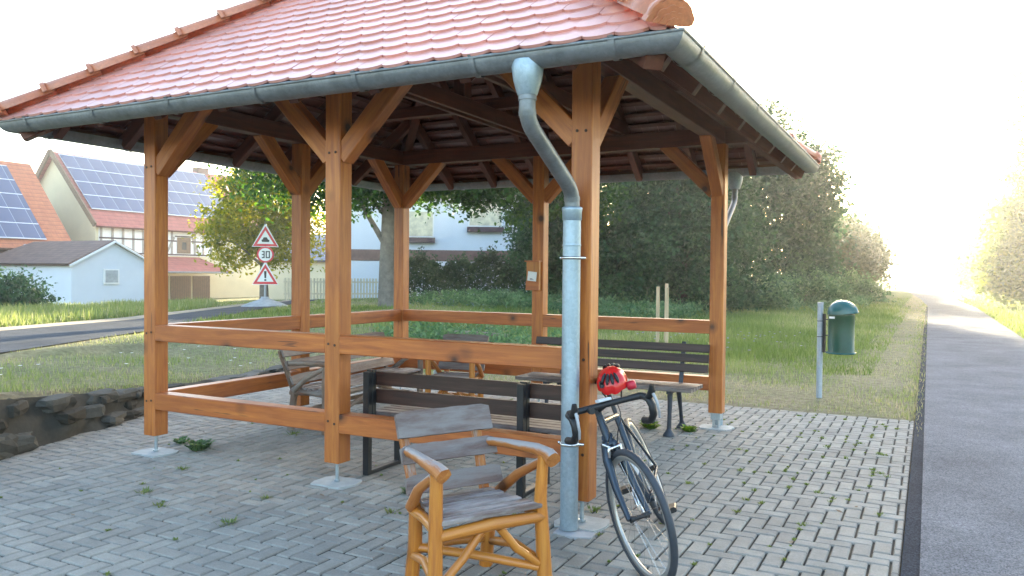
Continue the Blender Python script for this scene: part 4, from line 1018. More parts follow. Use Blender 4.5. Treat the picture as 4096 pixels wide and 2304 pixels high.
def panel_field(r, org, xe, ze, xr, zr, ya, yb, t0, t1, rows):
    """solar modules lying on a roof slope facing +X"""
    d = V(xr-xe, 0, zr-ze); L = d.length; d.normalize(); n = V(-d.z, 0, d.x);
    if n.z < 0: n = -n
    sp = MB(); rl = MB(); h = (t1-t0)/rows
    for k in range(rows):
        a = V(xe, ya, ze)+d*(t0+k*h+.04)+n*.24; b = a+d*(h-.08); Ly = yb-ya
        sp.add([a, a+V(0, Ly, 0), b+V(0, Ly, 0), b, a-n*.05, a+V(0, Ly, 0)-n*.05, b+V(0, Ly, 0)-n*.05, b-n*.05], [(0, 1, 2, 3), (4, 7, 6, 5), (0, 4, 5, 1), (1, 5, 6, 2), (2, 6, 7, 3), (3, 7, 4, 0)],
               [(0, 0, 0), (Ly, 0, 0), (Ly, h, 0), (0, h, 0)]*2)
        rl.beam(a-d*.04-n*.03+V(0, 0, 0), a-d*.04-n*.03+V(0, Ly, 0), .07, .05, n, .005)
    rl.beam(V(xe, ya, ze)+d*(t1+.0)+n*.21, V(xe, yb, ze)+d*(t1+.0)+n*.21, .07, .05, n, .005)
    o = sp.build('solar_panels', 'solar', r, org); rl.build('mounting_rails', 'solar_rail', o, (0, 0, 0) and None)
    for ch in [x for x in bpy.data.objects if x.parent == o]:
        for v in ch.data.vertices: v.co = Vector(v.co)-Vector(org)
def rect(m, X, y0, y1, z0, z1, t=.06): m.box(X, X+t, y0, y1, z0, z1, .004)
# half-timbered barn
BX = -47.55
barn, org = building('barn', 'cream barn with solar roof, half timbered upper storey and brown garage doors', 'barn', BX-8.6, BX, 29.9, 49.5, -.85, 4.75, 9.45, 'y', 'plaster_cream', 'roof_red', .45)
panel_field(barn, org, BX+.3, 4.5, BX-4.3, 9.45, 29.9, 42.4, 1.25, 6.5, 4)
m = MB(); rect(m, BX+.0, 30.1, 39.6, 2.5, 4.62, .05); fr_ = m.build('timbered_front', 'white', barn, org)
m = MB()
for y in (30.25, 31.1, 31.9, 32.7, 33.5, 34.3, 35.1, 35.9, 37.95, 38.75, 39.5): rect(m, BX+.05, y-.09, y+.09, 2.62, 4.5, .03)
for (ya, yb) in ((36.1, 35.4), (37.7, 38.4)): m.beam((BX+.07, ya, 3.9), (BX+.07, yb, 2.65), .16, .04, (1, 0, 0), .004)
m.build('timber_studs', 'timber_grey', fr_, org)
m = MB()
for z in (3.62, 2.62): m.box(BX+.082, BX+.10, 30.1, 36.3 if z > 3 else 39.6, z-.05, z+.05, .002, 'y')
m.box(BX+.082, BX+.10, 37.6, 39.6, 3.57, 3.67, .002, 'y'); m.box(BX+.085, BX+.105, 36.15, 37.75, 3.93, 4.02, .002, 'y'); m.build('timber_bands', 'timber_dark', fr_, org)
m = MB(); rect(m, BX+.055, 36.35, 37.55, 2.72, 3.9, .04); hd_ = m.build('hay_door', 'garage', barn, org)
m = MB(); rect(m, BX+.096, 36.75, 37.15, 3.0, 3.55, .01); m.build('pane', 'glass', hd_, org)
m = MB(); a, b = V(BX, 31, 2.35), V(BX+2.2, 31, 1.30); L = 8.3
m.add([a+V(0, 0, .1), b+V(0, 0, .1), b+V(0, L+.3, .1), a+V(0, L-.9, .1), a, b, b+V(0, L+.3, 0), a+V(0, L-.9, 0)], [(0, 1, 2, 3), (7, 6, 5, 4), (0, 4, 5, 1), (1, 5, 6, 2), (2, 6, 7, 3), (3, 7, 4, 0)],
      [(0, 2.4, 0), (0, 0, 0), (L, 0, 0), (L, 2.4, 0)]*2); m.build('porch_roof', 'roof_red', barn, org)
m = MB(); m.tube([b+V(.05, -.1, .02), b+V(.05, L+.35, .02)], .07, 8); m.build('porch_gutter', 'zinc', barn, org)
for (ya, yb) in ((31.3, 33.3), (33.5, 35.6), (35.8, 37.6), (37.8, 39.4)):
    m = MB(); rect(m, BX+.01, ya, yb, -.72, 1.05, .06); dd = m.build('garage_door', 'garage', barn, org)
    m = MB()
    for k in range(1, 9): y = ya+(yb-ya)*k/9; rect(m, BX+.071, y-.01, y+.01, -.7, 1.0, .006)
    m.build('door_battens', 'timber_dark', dd, org)
m = MB(); m.box(-52.3, -51.6, 41.8, 42.9, 8.6, 9.95, .02); m.build('chimney', 'plinth', barn, org)
m = MB(); m.beam((BX+.5, 29.5, 4.42), (BX-4.3, 29.5, 9.60), .35, .12, (0, 1, 0)); m.beam((BX-4.3, 29.5, 9.60), (BX-8.8, 29.5, 4.5), .35, .12, (0, 1, 0)); m.build('bargeboard', 'garage', barn, org)
# orange barn in front of it
ob_, org = building('barn', 'orange tiled barn with dark solar panels at the far left edge', 'barn', -55.2, -46.4, 8, 27.15, -.85, 3.1, 8.25, 'y', 'plinth', 'roof_orange', .45)
panel_field(ob_, org, -46.1, 2.9, -50.8, 8.25, 8, 25.7, .35, 6.6, 5)
# white shed
sh, org = building('shed', 'small white shed with brown tiled roof and one square gable window', 'shed', -46.5, -38, 21.9, 26.9, -.75, 1.75, 2.95, 'x', 'plaster_white', 'roof_brown', .22, .48, hip=1.6)
m = MB(); m.beam((-37.82, 21.7, 1.66), (-37.82, 24.32, 3.02), .10, .12, (1, 0, 0), .004); m.beam((-37.82, 24.32, 3.02), (-37.82, 27.1, 1.66), .10, .12, (1, 0, 0), .004); m.build('bargeboard', 'white', sh, org)
m = MB(); m.box(-38.0, -37.93, 23.70, 24.65, .68, 1.52, .004, 'z'); wf_ = m.build('window', 'white', sh, org)
m = MB(); m.box(-37.95, -37.915, 23.80, 24.55, .78, 1.44, .002, 'z'); m.build('pane', 'curtain', wf_, org)
m = MB(); m.box(-42.6, -41.9, 21.84, 21.9, .6, 1.1, .004); wf_ = m.build('window', 'glass', sh, org)
# white house behind the hedge
def oriented(name, label, cat, p0, p1, depth, zb, ze, zr, wall, roof):
    a = V(p1[0]-p0[0], p1[1]-p0[1], 0); L = a.length; a.normalize(); ang = atan2(a.y, a.x)
    r = empty(name, (p0[0], p0[1], zb), ang, label, cat); m = MB()
    m.prism([(0, 0), (depth, 0), (depth, ze-zb), (depth/2, zr-zb), (0, ze-zb)], ((0, 0, 0), (0, 1, 0), (0, 0, 1)), (L, 0, 0)); m.build('wall', wall, r)
    t = (zr-ze)/(depth/2); m = MB()
    for s in (0, 1):
        y0 = -.5 if s == 0 else depth+.5; z0 = ze-zb-.5*t+.04; y1_ = depth/2; z1_ = zr-zb+.04
        A = [V(-.3, y0, z0), V(L+.3, y0, z0), V(L+.3, y1_, z1_), V(-.3, y1_, z1_)]; g = [(0, 0, 0), (L, 0, 0), (L, 6, 0), (0, 6, 0)]
        m.add(A+[p+V(0, 0, .15) for p in A], [(3, 2, 1, 0), (4, 5, 6, 7), (0, 1, 5, 4), (1, 2, 6, 5), (2, 3, 7, 6), (3, 0, 4, 7)], g+g)
    m.build('roof', roof, r); return r, L
hs_, L = oriented('house', 'large white rendered house behind the dark hedge and maple branches', 'house', (-29.2, 32.9), (-19.0, 39.0), 8.5, -.1, 6.0, 6.9, 'plaster_white', 'roof_brown')
m = MB(); m.box(-.01, L+.01, -.03, 0, 2.25, 2.92, .01, 'x'); m.build('plinth_band', 'plinth', hs_)
for (xa, xb, za, zb_, refl) in ((7.6, 9.5, 4.42, 5.85, 1), (4.0, 5.4, 3.75, 5.2, 1)):
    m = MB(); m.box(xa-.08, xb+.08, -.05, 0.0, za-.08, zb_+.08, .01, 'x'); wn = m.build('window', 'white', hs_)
    m = MB(); m.box(xa, xb, -.065, -.051, za, zb_, .005, 'x'); m.build('pane', 'pane_reflection' if refl else 'glass', wn)
    m = MB(); m.box(xa-.15, xb+.15, -.32, -.02, za-.40, za-.10, .01, 'x'); m.build('sill_box', 'timber_dark', wn)
m = MB(); m.box(11.0, L, -.031, .0, 2.95, 6.6, .01, 'x')
hw_, L2 = oriented('house_annexe', 'grey annexe with a wall of small glass panes right of the white house', 'annexe', (-18.6, 39.3), (-15.8, 41.0), 6, -.1, 6.15, 6.6, 'plinth', 'roof_brown')
m = MB(); m.box(.05, L2-.05, -.04, -.003, 3.3, 6.1, .01, 'x'); gb = m.build('glass_front', 'glass_block', hw_)
m = MB()
for k in range(8): x = .1+k*(L2-.2)/7; m.box(x-.03, x+.03, -.06, -.041, 3.3, 6.1, .004, 'z')
for k in range(6): z = 3.35+k*.53; m.box(.05, L2-.05, -.08, -.061, z-.03, z+.03, .004, 'x')
m.build('glazing_bars', 'timber_dark', gb)
# cream house in the gap, with its fence
building('house', 'pale cream house with a grey roof seen past the maple trunk', 'house', -41.0, -33.5, 38.5, 45.5, -.75, 2.3, 4.1, 'x', 'plaster_cream', 'roof_grey', .4)
fn = empty('picket_fence', (-27.6, 30.0, h1(-27.6, 30.0)), atan2(3.2, 2.9)*1, 'pale wooden picket fence with a small dark letter box beyond the maple', 'fence')
m = MB()
for k in range(30): m.box(-2.4+k*.17, -2.4+k*.17+.09, -.01, .01, .05, 1.2, .003, 'z')
m.box(-2.45, 2.7, .012, .04, .3, .38, .003, 'x'); m.box(-2.45, 2.7, .012, .04, .95, 1.03, .003, 'x'); m.build('pickets', 'fence_wood', fn)
m = MB(); m.box(-.1, .16, -.16, -.012, .62, .98, .01, 'z'); m.build('letter_box', 'wire', fn)

# ------------------------------------------------------------------ trees, shrubs, hedge
def leaf_cloud(blobs, n_clumps, per, leaf, spread, seed, shell=.55, flat=.75, tone_z=0):
    """blobs: ellipsoids (x,y,z,rx,ry,rz). Leaves in clumps near the surface of the blobs."""
    g = np.random.default_rng(seed); bl = np.array(blobs, float); wgt = (bl[:, 3]*bl[:, 4]+bl[:, 4]*bl[:, 5]); wgt /= wgt.sum()
    k = g.choice(len(bl), n_clumps, p=wgt); d = g.normal(size=(n_clumps, 3)); d /= np.linalg.norm(d, axis=1)[:, None]
    rad = shell+(1-shell)*g.random(n_clumps)**.6; rad *= 1+.12*g.normal(size=n_clumps)
    c = bl[k, :3]+d*bl[k, 3:]*rad[:, None]
    ct = np.clip(g.normal(.45, .2, n_clumps), 0, 1)
    sp = spread*(.6+.8*g.random(n_clumps))
    P_ = np.repeat(c, per, 0)+g.normal(size=(n_clumps*per, 3))*np.repeat(sp, per)[:, None]*np.array([1, 1, flat])
    tone = np.clip(np.repeat(ct, per)+g.normal(0, .16, len(P_)), 0, 1)
    n = len(P_); nn = g.normal(size=(n, 3))+np.array([0, 0, .7]); nn /= np.linalg.norm(nn, axis=1)[:, None]
    a = np.cross(nn, g.normal(size=(n, 3))); a /= np.linalg.norm(a, axis=1)[:, None]; b = np.cross(nn, a)
    L = leaf*(.6+.8*g.random(n))[:, None]; W_ = L*.62
    q_ = np.stack([P_-a*L*.5, P_-b*W_*.5+a*L*.05+nn*L*.08, P_+a*L*.55, P_+b*W_*.5+a*L*.05+nn*L*.08], 1).reshape(-1, 3)
    return q_, tone
def tree(name, label, base, blobs, trunk_r, leafm, n_clumps, per, leaf, spread, seed, trunk_top=None, barkm='bark', cat='tree', group=None, limbs=6, shell=.5, lean=(0, 0), crown_name='crown'):
    z0 = h1(*base)-.05; r = empty(name, (base[0], base[1], z0), 0, label, cat, group); random.seed(seed)
    bl = np.array(blobs, float); top = trunk_top or (bl[:, 2].mean())
    m = MB(); p = V(0, 0, 0); tp = V(lean[0], lean[1], top); pts = [p, V(lean[0]*.3, lean[1]*.3, top*.3)+V(random.uniform(-.05, .05), 0, 0), tp*.65, tp]
    m.tube(pts, [trunk_r*1.35, trunk_r, trunk_r*.8, trunk_r*.45], 14, wob=.15)
    for i in range(limbs):
        b_ = blobs[i % len(blobs)]; t = random.uniform(.35, .9); s = tp*t
        e = V(b_[0], b_[1], b_[2])+V(random.uniform(-.6, .6)*b_[3], random.uniform(-.6, .6)*b_[4], random.uniform(-.3, .5)*b_[5]); mid = s*.5+e*.5+V(0, 0, .12*(e-s).length)
        m.tube([s, mid, e], [trunk_r*.42, trunk_r*.22, trunk_r*.06], 7, wob=.2)
    m.build('trunk', barkm, r)
    q_, tone = leaf_cloud(blobs, n_clumps, per, leaf, spread, seed, shell)
    fast_mesh(crown_name, q_, 4, leafm, r, tone); return r
# big maple, trunk seen behind the corner post
tree('maple_tree', 'broad green maple with a thick grey trunk standing behind the pavilion on the left', (-14.9, 18.2), [(0, 0, 6.2, 4.6, 4.6, 2.6), (-3.0, -1.2, 5.2, 2.4, 2.2, 1.8), (3.2, 1.5, 4.9, 2.6, 2.2, 1.5), (1.5, -1.5, 5.6, 2.6, 2.2, 1.9), (-1.2, .8, 7.6, 3, 3, 2), (4.6, 2.2, 4.5, 2.0, 1.7, 1.3), (5.9, 3.0, 4.2, 1.7, 1.5, 1.1), (3.0, .4, 4.5, 2.2, 1.6, 1.1), (-1.2, -.9, 4.4, 1.8, 1.5, 1.2)], .27, 'leaf_maple', 1250, 46, .17, .34, 31, 5.6, limbs=14)
tree('yellow_tree', 'sunlit yellow green tree between the half timbered barn and the road signs', (-24.0, 21.5), [(-.2, 0, 4.2, 2.0, 1.9, 2.0), (.9, .7, 5.0, 1.8, 1.7, 1.6), (-.9, -.7, 3.0, 1.5, 1.4, 1.3), (1.0, .6, 2.9, 1.4, 1.3, 1.4), (0, 0, 5.9, 1.2, 1.2, 1.0)], .16, 'leaf_lit', 420, 42, .17, .28, 32, 4.5)
# dark mass right of the middle back post
dark = [((-10.6, 26.5), [(0, 0, 4.3, 2.9, 2.6, 3.4), (1.2, -.6, 2.2, 2.4, 2.0, 2.1), (-1.3, 0, 2.3, 2.2, 2.0, 2.2), (0, 0, 6.4, 2.0, 2.0, 2.0)], 'tall dark green tree right behind the middle back post', 520, 33),
        ((-7.4, 28.5), [(0, 0, 4.4, 2.8, 2.6, 3.3), (1.3, -.5, 2.1, 2.3, 2.0, 2.1), (-1.3, .2, 2.1, 2.0, 2.0, 2.0), (.2, 0, 6.6, 1.9, 1.9, 1.8)], 'tall dark green tree behind the wooden stakes', 520, 34),
        ((-13.6, 29.5), [(0, 0, 3.3, 2.2, 2.2, 2.5), (.6, -.5, 1.6, 2.0, 1.8, 1.6)], 'shorter dark green tree between the hedge and the tall dark trees', 300, 35)]
for bp, bb, lb_, nc, sd_ in dark:
    tree('broadleaf_tree', lb_, bp, bb, .2, 'leaf_dark', int(nc*1.5), 46, .17, .32, sd_, barkm='bark_dark', group='dark trees behind the pavilion', shell=.6)
# big tree that hides the sun, right of the pavilion
tree('broadleaf_tree', 'very tall dark tree rising above the gutter end right of the pavilion', (-8.6, 47), [(0, 0, 7.5, 4.3, 4.0, 4.6), (-3.0, 0, 5.5, 3.0, 3.0, 4.6), (2.4, 0, 5.2, 3.6, 3.2, 3.8), (-1.8, 0, 9.8, 2.6, 2.6, 2.2), (3.0, -.6, 2.4, 2.8, 2.4, 2.4), (-2.5, -.5, 2.2, 2.8, 2.4, 2.4), (3.8, 0, 7.0, 2.0, 2.0, 2.2)], .32, 'leaf_dark', 1900, 46, .24, .42, 36, 8, barkm='bark_dark', group='dark trees behind the pavilion', limbs=10, shell=.45)
tree('broadleaf_tree', 'dark tree filling the gap between the pavilion post and the tallest tree, its unseen top raised to shade the pavilion', (-12.8, 45), [(0, 0, 7.0, 4.2, 3.0, 5.2), (-1.5, 0, 3.0, 3.0, 2.6, 3.0), (1.4, 0, 3.2, 2.6, 2.4, 2.8), (-.6, 0, 12.4, 3.2, 3.0, 3.2), (-3.0, 0, 10, 2.5, 2.5, 3)], .26, 'leaf_dark', 1700, 46, .22, .40, 37, 7, barkm='bark_dark', group='dark trees behind the pavilion', shell=.5)  # upper crown is out of view, raised to keep sun off the pavilion
tree('broadleaf_tree', 'lower dark tree at the end of the tree row beside the path', (-4.4, 62), [(0, 0, 3.6, 2.6, 2.6, 2.8), (1.6, 0, 2.6, 2.0, 2.0, 2.0), (-1.0, 0, 2.2, 2.6, 2.2, 2.2)], .2, 'leaf_far', 420, 40, .28, .4, 38, barkm='bark_dark', group='dark trees behind the pavilion', shell=.5)
tree('broadleaf_tree', 'round hazy tree farthest along the left side of the path', (-6.6, 90), [(0, 0, 4.6, 3.6, 3.6, 3.2), (1.5, 0, 3.0, 2.8, 2.8, 2.6)], .25, 'leaf_far', 420, 40, .34, .5, 39, barkm='bark_dark', group='dark trees behind the pavilion', shell=.5)
# shrubs at their feet
for i, (bx, by, s, lb_) in enumerate(((-5.6, 31, 1.25, 'pale green shrub at the foot of the tall dark trees right of the corner post'), (-3.6, 37, 1.3, 'green shrub below the tallest tree in the middle of the meadow edge'), (-2.6, 47, 1.3, 'low shrub near the path end below the tallest tree'))):
    tree('shrub', lb_, (bx, by), [(0, 0, s*.55, s*1.5, s*1.1, s*.8), (s*.9, 0, s*.4, s*.9, s*.8, s*.6), (-s*.9, 0, s*.45, s, s*.8, s*.65)], .04, 'leaf_herb', 150, 40, .16, .22, 50+i, trunk_top=s*.5, cat='shrub', group='shrubs along the meadow edge', limbs=3, crown_name='foliage')
# right side of the path
rt_ = [((10.2, 34), [(0, 0, 6.6, 3.4, 3.6, 5.0), (-1.6, 0, 3.4, 2.4, 3.0, 2.6), (.3, 0, 11.0, 2.3, 2.3, 2.4)], 'tall leafy tree just outside the right edge of the picture', 700, 61),
       ((8.3, 43), [(0, 0, 6.2, 2.9, 3.0, 4.6), (-1.7, 0, 3.2, 2.2, 2.6, 2.6), (.2, 0, 10.2, 2.4, 2.4, 2.6), (-2.6, 0, 1.6, 1.5, 2.2, 1.4)], 'tallest yellow green tree at the right edge of the picture', 1100, 62),
       ((7.0, 68), [(0, 0, 3.6, 2.4, 2.8, 3.2), (-1.4, 0, 2.0, 1.8, 2.2, 1.8), (.4, 0, 6.2, 1.8, 1.8, 1.6)], 'yellow lit tree in front of the tallest one on the right of the path', 520, 63),
       ((6.2, 88), [(0, 0, 3.4, 2.8, 3.2, 3.0)], 'farthest pale tree on the right side of the path', 300, 64)]
for bp, bb, lb_, nc, sd_ in rt_:
    tree('verge_tree', lb_, bp, bb, .16, 'leaf_verge', nc, 40, .24, .36, sd_, group='trees on the right of the path', shell=.45)
# dense shrub at the far left by the white shed
tree('shrub', 'dark dense shrub in front of the white shed at the left edge', (-27.2, 13.2), [(-.3, -.4, .6, 1.0, 1.1, .75), (-1.2, -1.6, .8, 1.3, 1.4, .95)], .05, 'leaf_dark', 260, 42, .13, .2, 71, trunk_top=.6, cat='shrub', limbs=3, crown_name='foliage')
# clipped hedge in front of the white house
hb_ = empty('hedge', (-15.5, 29.5, h1(-15.5, 29.5)), 0, 'long dark green hedge in front of the white house', 'hedge')
g = np.random.default_rng(81); n = 34000
pa, pbv = np.array([-20.6, 26.0]), np.array([-10.5, 31.2]); dv = pbv-pa; Lh = np.linalg.norm(dv); dv = dv/Lh; nv = np.array([-dv[1], dv[0]])
s = g.random(n)*Lh; topn = 1.65+.22*np.sin(s*1.7)+.14*np.sin(s*4.1+1)+.1*np.sin(s*9.3); tt = g.random(n)**.7
side = np.where(g.random(n) < .72, -.55+.12*g.normal(size=n), g.uniform(-.6, .6, n)); zz = np.where(g.random(n) < .75, tt*topn, topn+.10*g.normal(size=n))
spr = g.random(n) < .03; zz = np.where(spr, topn+g.random(n)*.5, zz)
xy = pa+s[:, None]*dv+side[:, None]*nv*np.where(zz > 1.5, .8, 1)[:, None]
P_ = np.stack([xy[:, 0]+15.5, xy[:, 1]-29.5, zz-.0], 1); nn = g.normal(size=(n, 3)); nn /= np.linalg.norm(nn, axis=1)[:, None]
a = np.cross(nn, g.normal(size=(n, 3))); a /= np.linalg.norm(a, axis=1)[:, None]; b = np.cross(nn, a); L = (.13*(.6+.8*g.random(n)))[:, None]
q_ = np.stack([P_-a*L*.5, P_-b*L*.3, P_+a*L*.5, P_+b*L*.3], 1).reshape(-1, 3)
fast_mesh('foliage', q_, 4, 'leaf_hedge', hb_, np.clip(.35+.25*np.sin(s*2.3+zz*3)+.25*g.normal(size=n), 0, 1))
m = MB()
for k in range(18):
    p = pa+dv*(Lh*(k+.5)/18); m.tube([(p[0]+15.5, p[1]-29.5, -.1), (p[0]+15.5+random.uniform(-.1, .1), p[1]-29.5, 1.3)], [.04, .02], 6)
m.box(-15+11, -15+11.1, -1, -.9, 0, .1)
m.build('stems', 'bark_dark', hb_)

# ------------------------------------------------------------------ grass, herbs, weeds, flowers
def on_grass(x, y):
    ok = ~((x < 1.66) & (x > wall_x(y)-.22) & (y < 4.98)) & ~((x > 1.72+np.vectorize(cvx)(y)) & (x < 3.79+np.vectorize(cvx)(y)))
    rnx = np.interp(y, [p[1] for p in rn], [p[0] for p in rn]); rfx = np.interp(y, [p[1] for p in rf], [p[0] for p in rf])
    ok &= ~((x < rnx+.05) & (x > rfx-1.0))
    return ok
def blades(name, n, dmin, dmax, hmin, hmax, wd, az0, az1, seed, mat='grass', tonef=None, where=None, lean=.35, label=None):
    g = np.random.default_rng(seed); d = dmin*(dmax/dmin)**g.random(n); az = g.uniform(az0, az1, n)
    x = CAM[0]+d*np.sin(az); y = CAM[1]+d*np.cos(az); k = on_grass(x, y)
    if where is not None: k &= where(x, y)
    x, y, d = x[k], y[k], d[k]; n = len(x); z = hz(x, y)
    dr = dryness(x, y); pn = .5+.5*np.sin(x*1.3+np.sin(y*.9)*2)*np.sin(y*1.1+x*.3)
    h = (hmin+(hmax-hmin)*g.random(n)**1.5)*(1.15-.6*dr)*(.6+.8*pn); an = g.uniform(0, 2*pi, n); wdt = wd*np.maximum(1, d/9)*.5
    tp = np.stack([x+np.cos(an+1.3)*h*lean*g.random(n)*2, y+np.sin(an+1.3)*h*lean*g.random(n)*2, z+h], 1)
    b0 = np.stack([x-np.cos(an)*wdt, y-np.sin(an)*wdt, z-.02], 1); b1_ = np.stack([x+np.cos(an)*wdt, y+np.sin(an)*wdt, z-.02], 1)
    tone = np.clip(dr*.75+.25*(1-pn)+g.normal(0, .16, n)-.05, 0, 1) if tonef is None else tonef(x, y, g)
    o = fast_mesh(name, np.stack([b0, b1_, tp], 1).reshape(-1, 3), 3, mat, None, tone); tag(o, label, 'grass', kind='stuff'); return o
A0, A1 = radians(-66), radians(13)
blades('grass', 170000, 8.3, 60, .02, .10, .010, A0, A1, 91, label='short dry and green grass covering the verges and the meadow')
lush = lambda x, y: (y > 8.3+.6*np.sin(x*1.1)) & (x > -16) & (x < 1.0) & (y < 40)
blades('meadow_grass', 90000, 11, 50, .05, .20, .012, radians(-50), radians(2), 92, where=lush, tonef=lambda x, y, g: np.clip(.36+.26*np.sin(x*.9+y*.4+np.sin(y*.7))+g.normal(0, .12, len(x)), 0, .9), label='tall lush green meadow grass behind the pavilion')
far = lambda x, y: (x > 3.9) & (y > 4)
blades('verge_grass', 30000, 8, 90, .08, .30, .012, radians(1), radians(22), 93, where=far, tonef=lambda x, y, g: np.clip(g.normal(.45, .15, len(x)), 0, 1), label='bright grass on the verge right of the cycle path')
left = lambda x, y: (x < np.interp(y, [p[1] for p in rf], [p[0] for p in rf])-1.0)
blades('roadside_grass', 50000, 14, 40, .10, .40, .014, radians(-68), radians(-48), 94, where=left, tonef=lambda x, y, g: np.clip(g.normal(.5, .15, len(x)), 0, 1), label='sunlit yellow grass beyond the village road')
# herbs in front of hedge and dark trees
def herb_bed(name, n, region, seed, mat, leaf, hmax, label, cat='plants'):
    g = np.random.default_rng(seed); x0, x1, y0, y1 = region; cx = g.uniform(x0, x1, n); cy = g.uniform(y0, y1, n); per = 26
    hh = hmax*(.35+.65*g.random(n)); x = np.repeat(cx, per)+g.normal(0, .14, n*per); y = np.repeat(cy, per)+g.normal(0, .14, n*per)
    z = hz(x, y)+g.random(n*per)*np.repeat(hh, per); P_ = np.stack([x, y, z], 1); N_ = len(P_)
    nn = g.normal(size=(N_, 3))+np.array([0, 0, .5]); nn /= np.linalg.norm(nn, axis=1)[:, None]; a = np.cross(nn, g.normal(size=(N_, 3))); a /= np.linalg.norm(a, axis=1)[:, None]; b = np.cross(nn, a)
    L = (leaf*(.5+g.random(N_)))[:, None]; q_ = np.stack([P_-a*L*.5, P_-b*L*.22, P_+a*L*.5, P_+b*L*.22], 1).reshape(-1, 3)
    tone = np.clip(np.repeat(g.normal(.4, .22, n), per)+g.normal(0, .12, N_), 0, 1)
    return tag(fast_mesh(name, q_, 4, mat, None, tone), label, cat, kind='stuff')
herb_bed('meadow_herbs', 520, (-15.5, -5.5, 19, 26), 101, 'leaf_herb', .13, .6, 'leafy green herbs growing below the hedge and the dark trees')
herb_bed('meadow_herbs', 130, (-8.4, -4.6, 8.6, 11.0), 102, 'leaf_herb', .11, .42, 'clumps of herbs on the dry soil behind the back rail')
herb_bed('meadow_herbs', 300, (-8, -1, 30, 46), 103, 'leaf_herb', .15, .6, 'low green herbs at the foot of the trees right of the pavilion')
def flowers():
    g = np.random.default_rng(104); out = []; tn = []
    for (x0, x1, y0, y1, n, t, hh) in ((-4.5, -.6, 10.5, 14, 45, .25, .3), (-11, -8.6, 12.5, 15.5, 40, .0, .45), (-9.0, -5.8, -1, 5.5, 28, 1.0, .13), (-1.6, .1, 9, 15, 10, .4, .25), (-14, -10, 16, 20, 10, 1.0, .6)):
        x = g.uniform(x0, x1, n); y = g.uniform(y0, y1, n); z = hz(x, y)+hh*(.6+.5*g.random(n))
        for i in range(n):
            for k in range(6):
                a = 2*pi*k/6; s = .028; c = np.array([x[i], y[i], z[i]]); d = np.array([cos(a), sin(a), .25])*s; e = np.array([-sin(a), cos(a), 0])*s*.4
                out += [c, c+d*.6+e, c+d, c+d*.6-e]; tn.append(np.clip(t+g.normal(0, .1), 0, 1))
    return tag(fast_mesh('meadow_flowers', np.array(out), 4, 'flower', None, np.array(tn)), 'tiny white, blue and purple wild flowers scattered through the grass', 'flowers', kind='stuff')
flowers()
# weeds in the joints
def tuft(name, loc, s, n, seed, mat, label, group):
    g = np.random.default_rng(seed); an = g.uniform(0, 2*pi, n); r = g.random(n)**.7*s; h = s*(.25+.75*g.random(n))*.6; x = np.cos(an)*r; y = np.sin(an)*r
    P0 = np.stack([x*.35, y*.35, 0*x], 1); P1 = np.stack([x, y, h], 1); sd_ = np.stack([-np.sin(an), np.cos(an), 0*an], 1)*(.010+.012*g.random(n))[:, None]
    mid = (P0+P1)/2+np.array([0, 0, .3*s])*g.random(n)[:, None]
    q_ = np.stack([P0, mid-sd_, P1, mid+sd_], 1).reshape(-1, 3); o = fast_mesh(name, q_, 4, mat, None, np.clip(g.normal(.5, .2, n), 0, 1)); o.location = loc
    return tag(o, label, 'weed', group)
W_ = 'weeds growing out of the paving joints'
tuft('weed_plant', (-3.60, .30, .0), .15, 110, 111, 'leaf_herb', 'spreading green weed beside the footing of the front left post', W_)
tuft('weed_plant', (-.62, 3.10, .0), .13, 130, 112, 'leaf_bright', 'bright green weed under the park bench between its legs', W_)
tuft('weed_plant', (-.25, 3.15, .0), .10, 100, 113, 'leaf_bright', 'small bright green weed right of the park bench leg', W_)
tuft('weed_plant', (-1.35, .10, .0), .07, 60, 114, 'leaf_herb', 'small dark weed in the paving between the steel bench and the log armchair', W_)
tuft('weed_plant', (-3.95, .42, .0), .09, 60, 115, 'leaf_herb', 'low dry weed just left behind the front left post footing', W_)
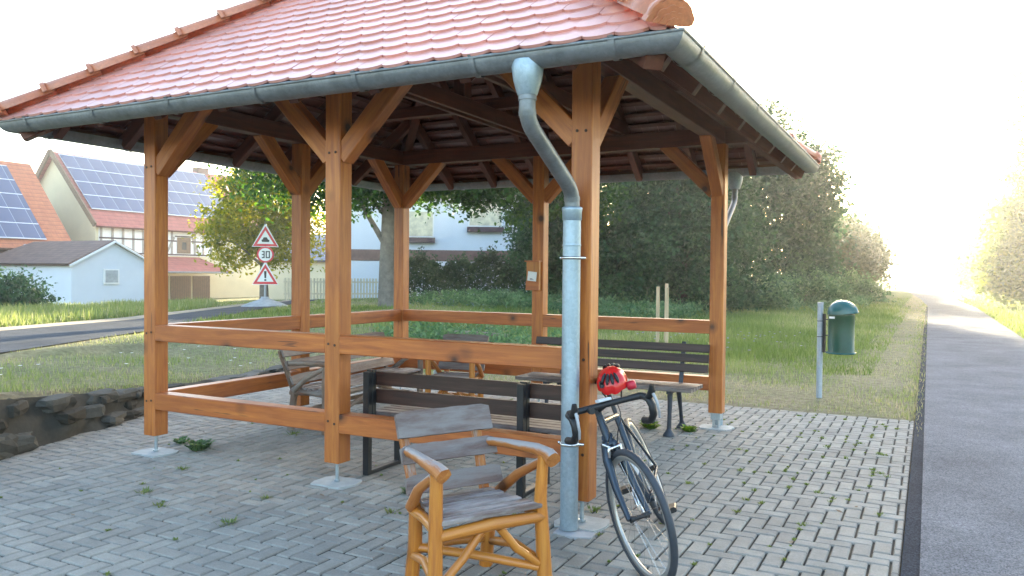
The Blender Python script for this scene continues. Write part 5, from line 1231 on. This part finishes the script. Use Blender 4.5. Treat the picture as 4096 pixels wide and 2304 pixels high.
def joint_moss():
    g = np.random.default_rng(120); out = []; tn = []
    sites = [(-2.9, -.75, .06), (-2.55, -.9, .05), (-1.9, -.95, .07), (-2.1, -.45, .04), (-3.2, -.2, .05), (-1.2, -.3, .05), (-3.4, 1.2, .08), (-.9, -.1, .06), (-.1, .35, .06)]
    for _ in range(900):
        x = g.uniform(-4.6, 1.5); y = g.uniform(-3.5, 4.8); wx = np.clip((x+1.2)/2.2, .18, 1)
        if g.random() < wx: 
            if g.random() < .72: x = round(x/.1)*.1
            else: y = round(y/.1)*.1
            sites.append((x, y, g.uniform(.008, .035)*(1 if x > .2 else .7)))
    for sx, sy, s in sites:
        n = int(10+s*420)
        for _ in range(n):
            an = g.uniform(0, 2*pi); r = g.random()*s; h = .008+g.random()*s*.35; c = np.array([sx+r*cos(an), sy+r*sin(an), .0]); e = np.array([-sin(an), cos(an), 0])*.006; t = np.array([cos(an)*s*.4, sin(an)*s*.4, h])
            out += [c-e, c+e, c+t]; tn.append(np.clip(g.normal(.3, .18), 0, 1))
    return tag(fast_mesh('joint_moss', np.array(out), 3, 'grass', None, np.array(tn)), 'tiny tufts of moss and grass in the paving joints', 'moss', kind='stuff')
joint_moss()
def litter():
    g = np.random.default_rng(131); out = []; tn = []
    for _ in range(70):
        x, y = g.uniform(-4.4, 1.5), g.uniform(-3, 4.8); a = g.uniform(0, 2*pi); L = g.uniform(.012, .03); d = np.array([cos(a), sin(a), g.uniform(-.1, .3)])*L; e = np.array([-sin(a), cos(a), g.uniform(-.2, .3)])*L*.45; c = np.array([x, y, .016])
        out += [c-d, c+e, c+d, c-e]; tn.append(g.random())
    return tag(fast_mesh('fallen_leaves', np.array(out), 4, 'dry_leaf', None, np.array(tn)), 'small dry brown leaves and bits lying on the paving', 'leaf litter', kind='stuff')
M['dry_leaf'] = mat_leaf('dry_leaf', (.05, .025, .012), (.12, .07, .03), (.22, .15, .08), .1)
litter()

# ------------------------------------------------------------------ morning haze
USE_HAZE = True
if USE_HAZE:
    m, nt, b = new_mat('morning_air'); nt.nodes.remove(b); pv = N(nt, 'ShaderNodeVolumePrincipled'); pv.inputs['Density'].default_value = .0013
    pv.inputs['Color'].default_value = (.93, .97, 1, 1); pv.inputs['Anisotropy'].default_value = .75; nt.links.new(pv.outputs[0], nt.nodes['Material Output'].inputs['Volume'])
    hb = MB(); hb.v = [(x, y, z) for z in (-2, 16) for x, y in ((-950, -350), (750, -350), (750, 1250), (-950, 1250))]; hb.g = hb.v; hb.pc = [0]*8
    hb.f = [(3, 2, 1, 0), (4, 5, 6, 7), (0, 1, 5, 4), (1, 2, 6, 5), (2, 3, 7, 6), (3, 0, 4, 7)]; hb.sm = [False]*6
    tag(hb.build('haze', m), kind='stuff')
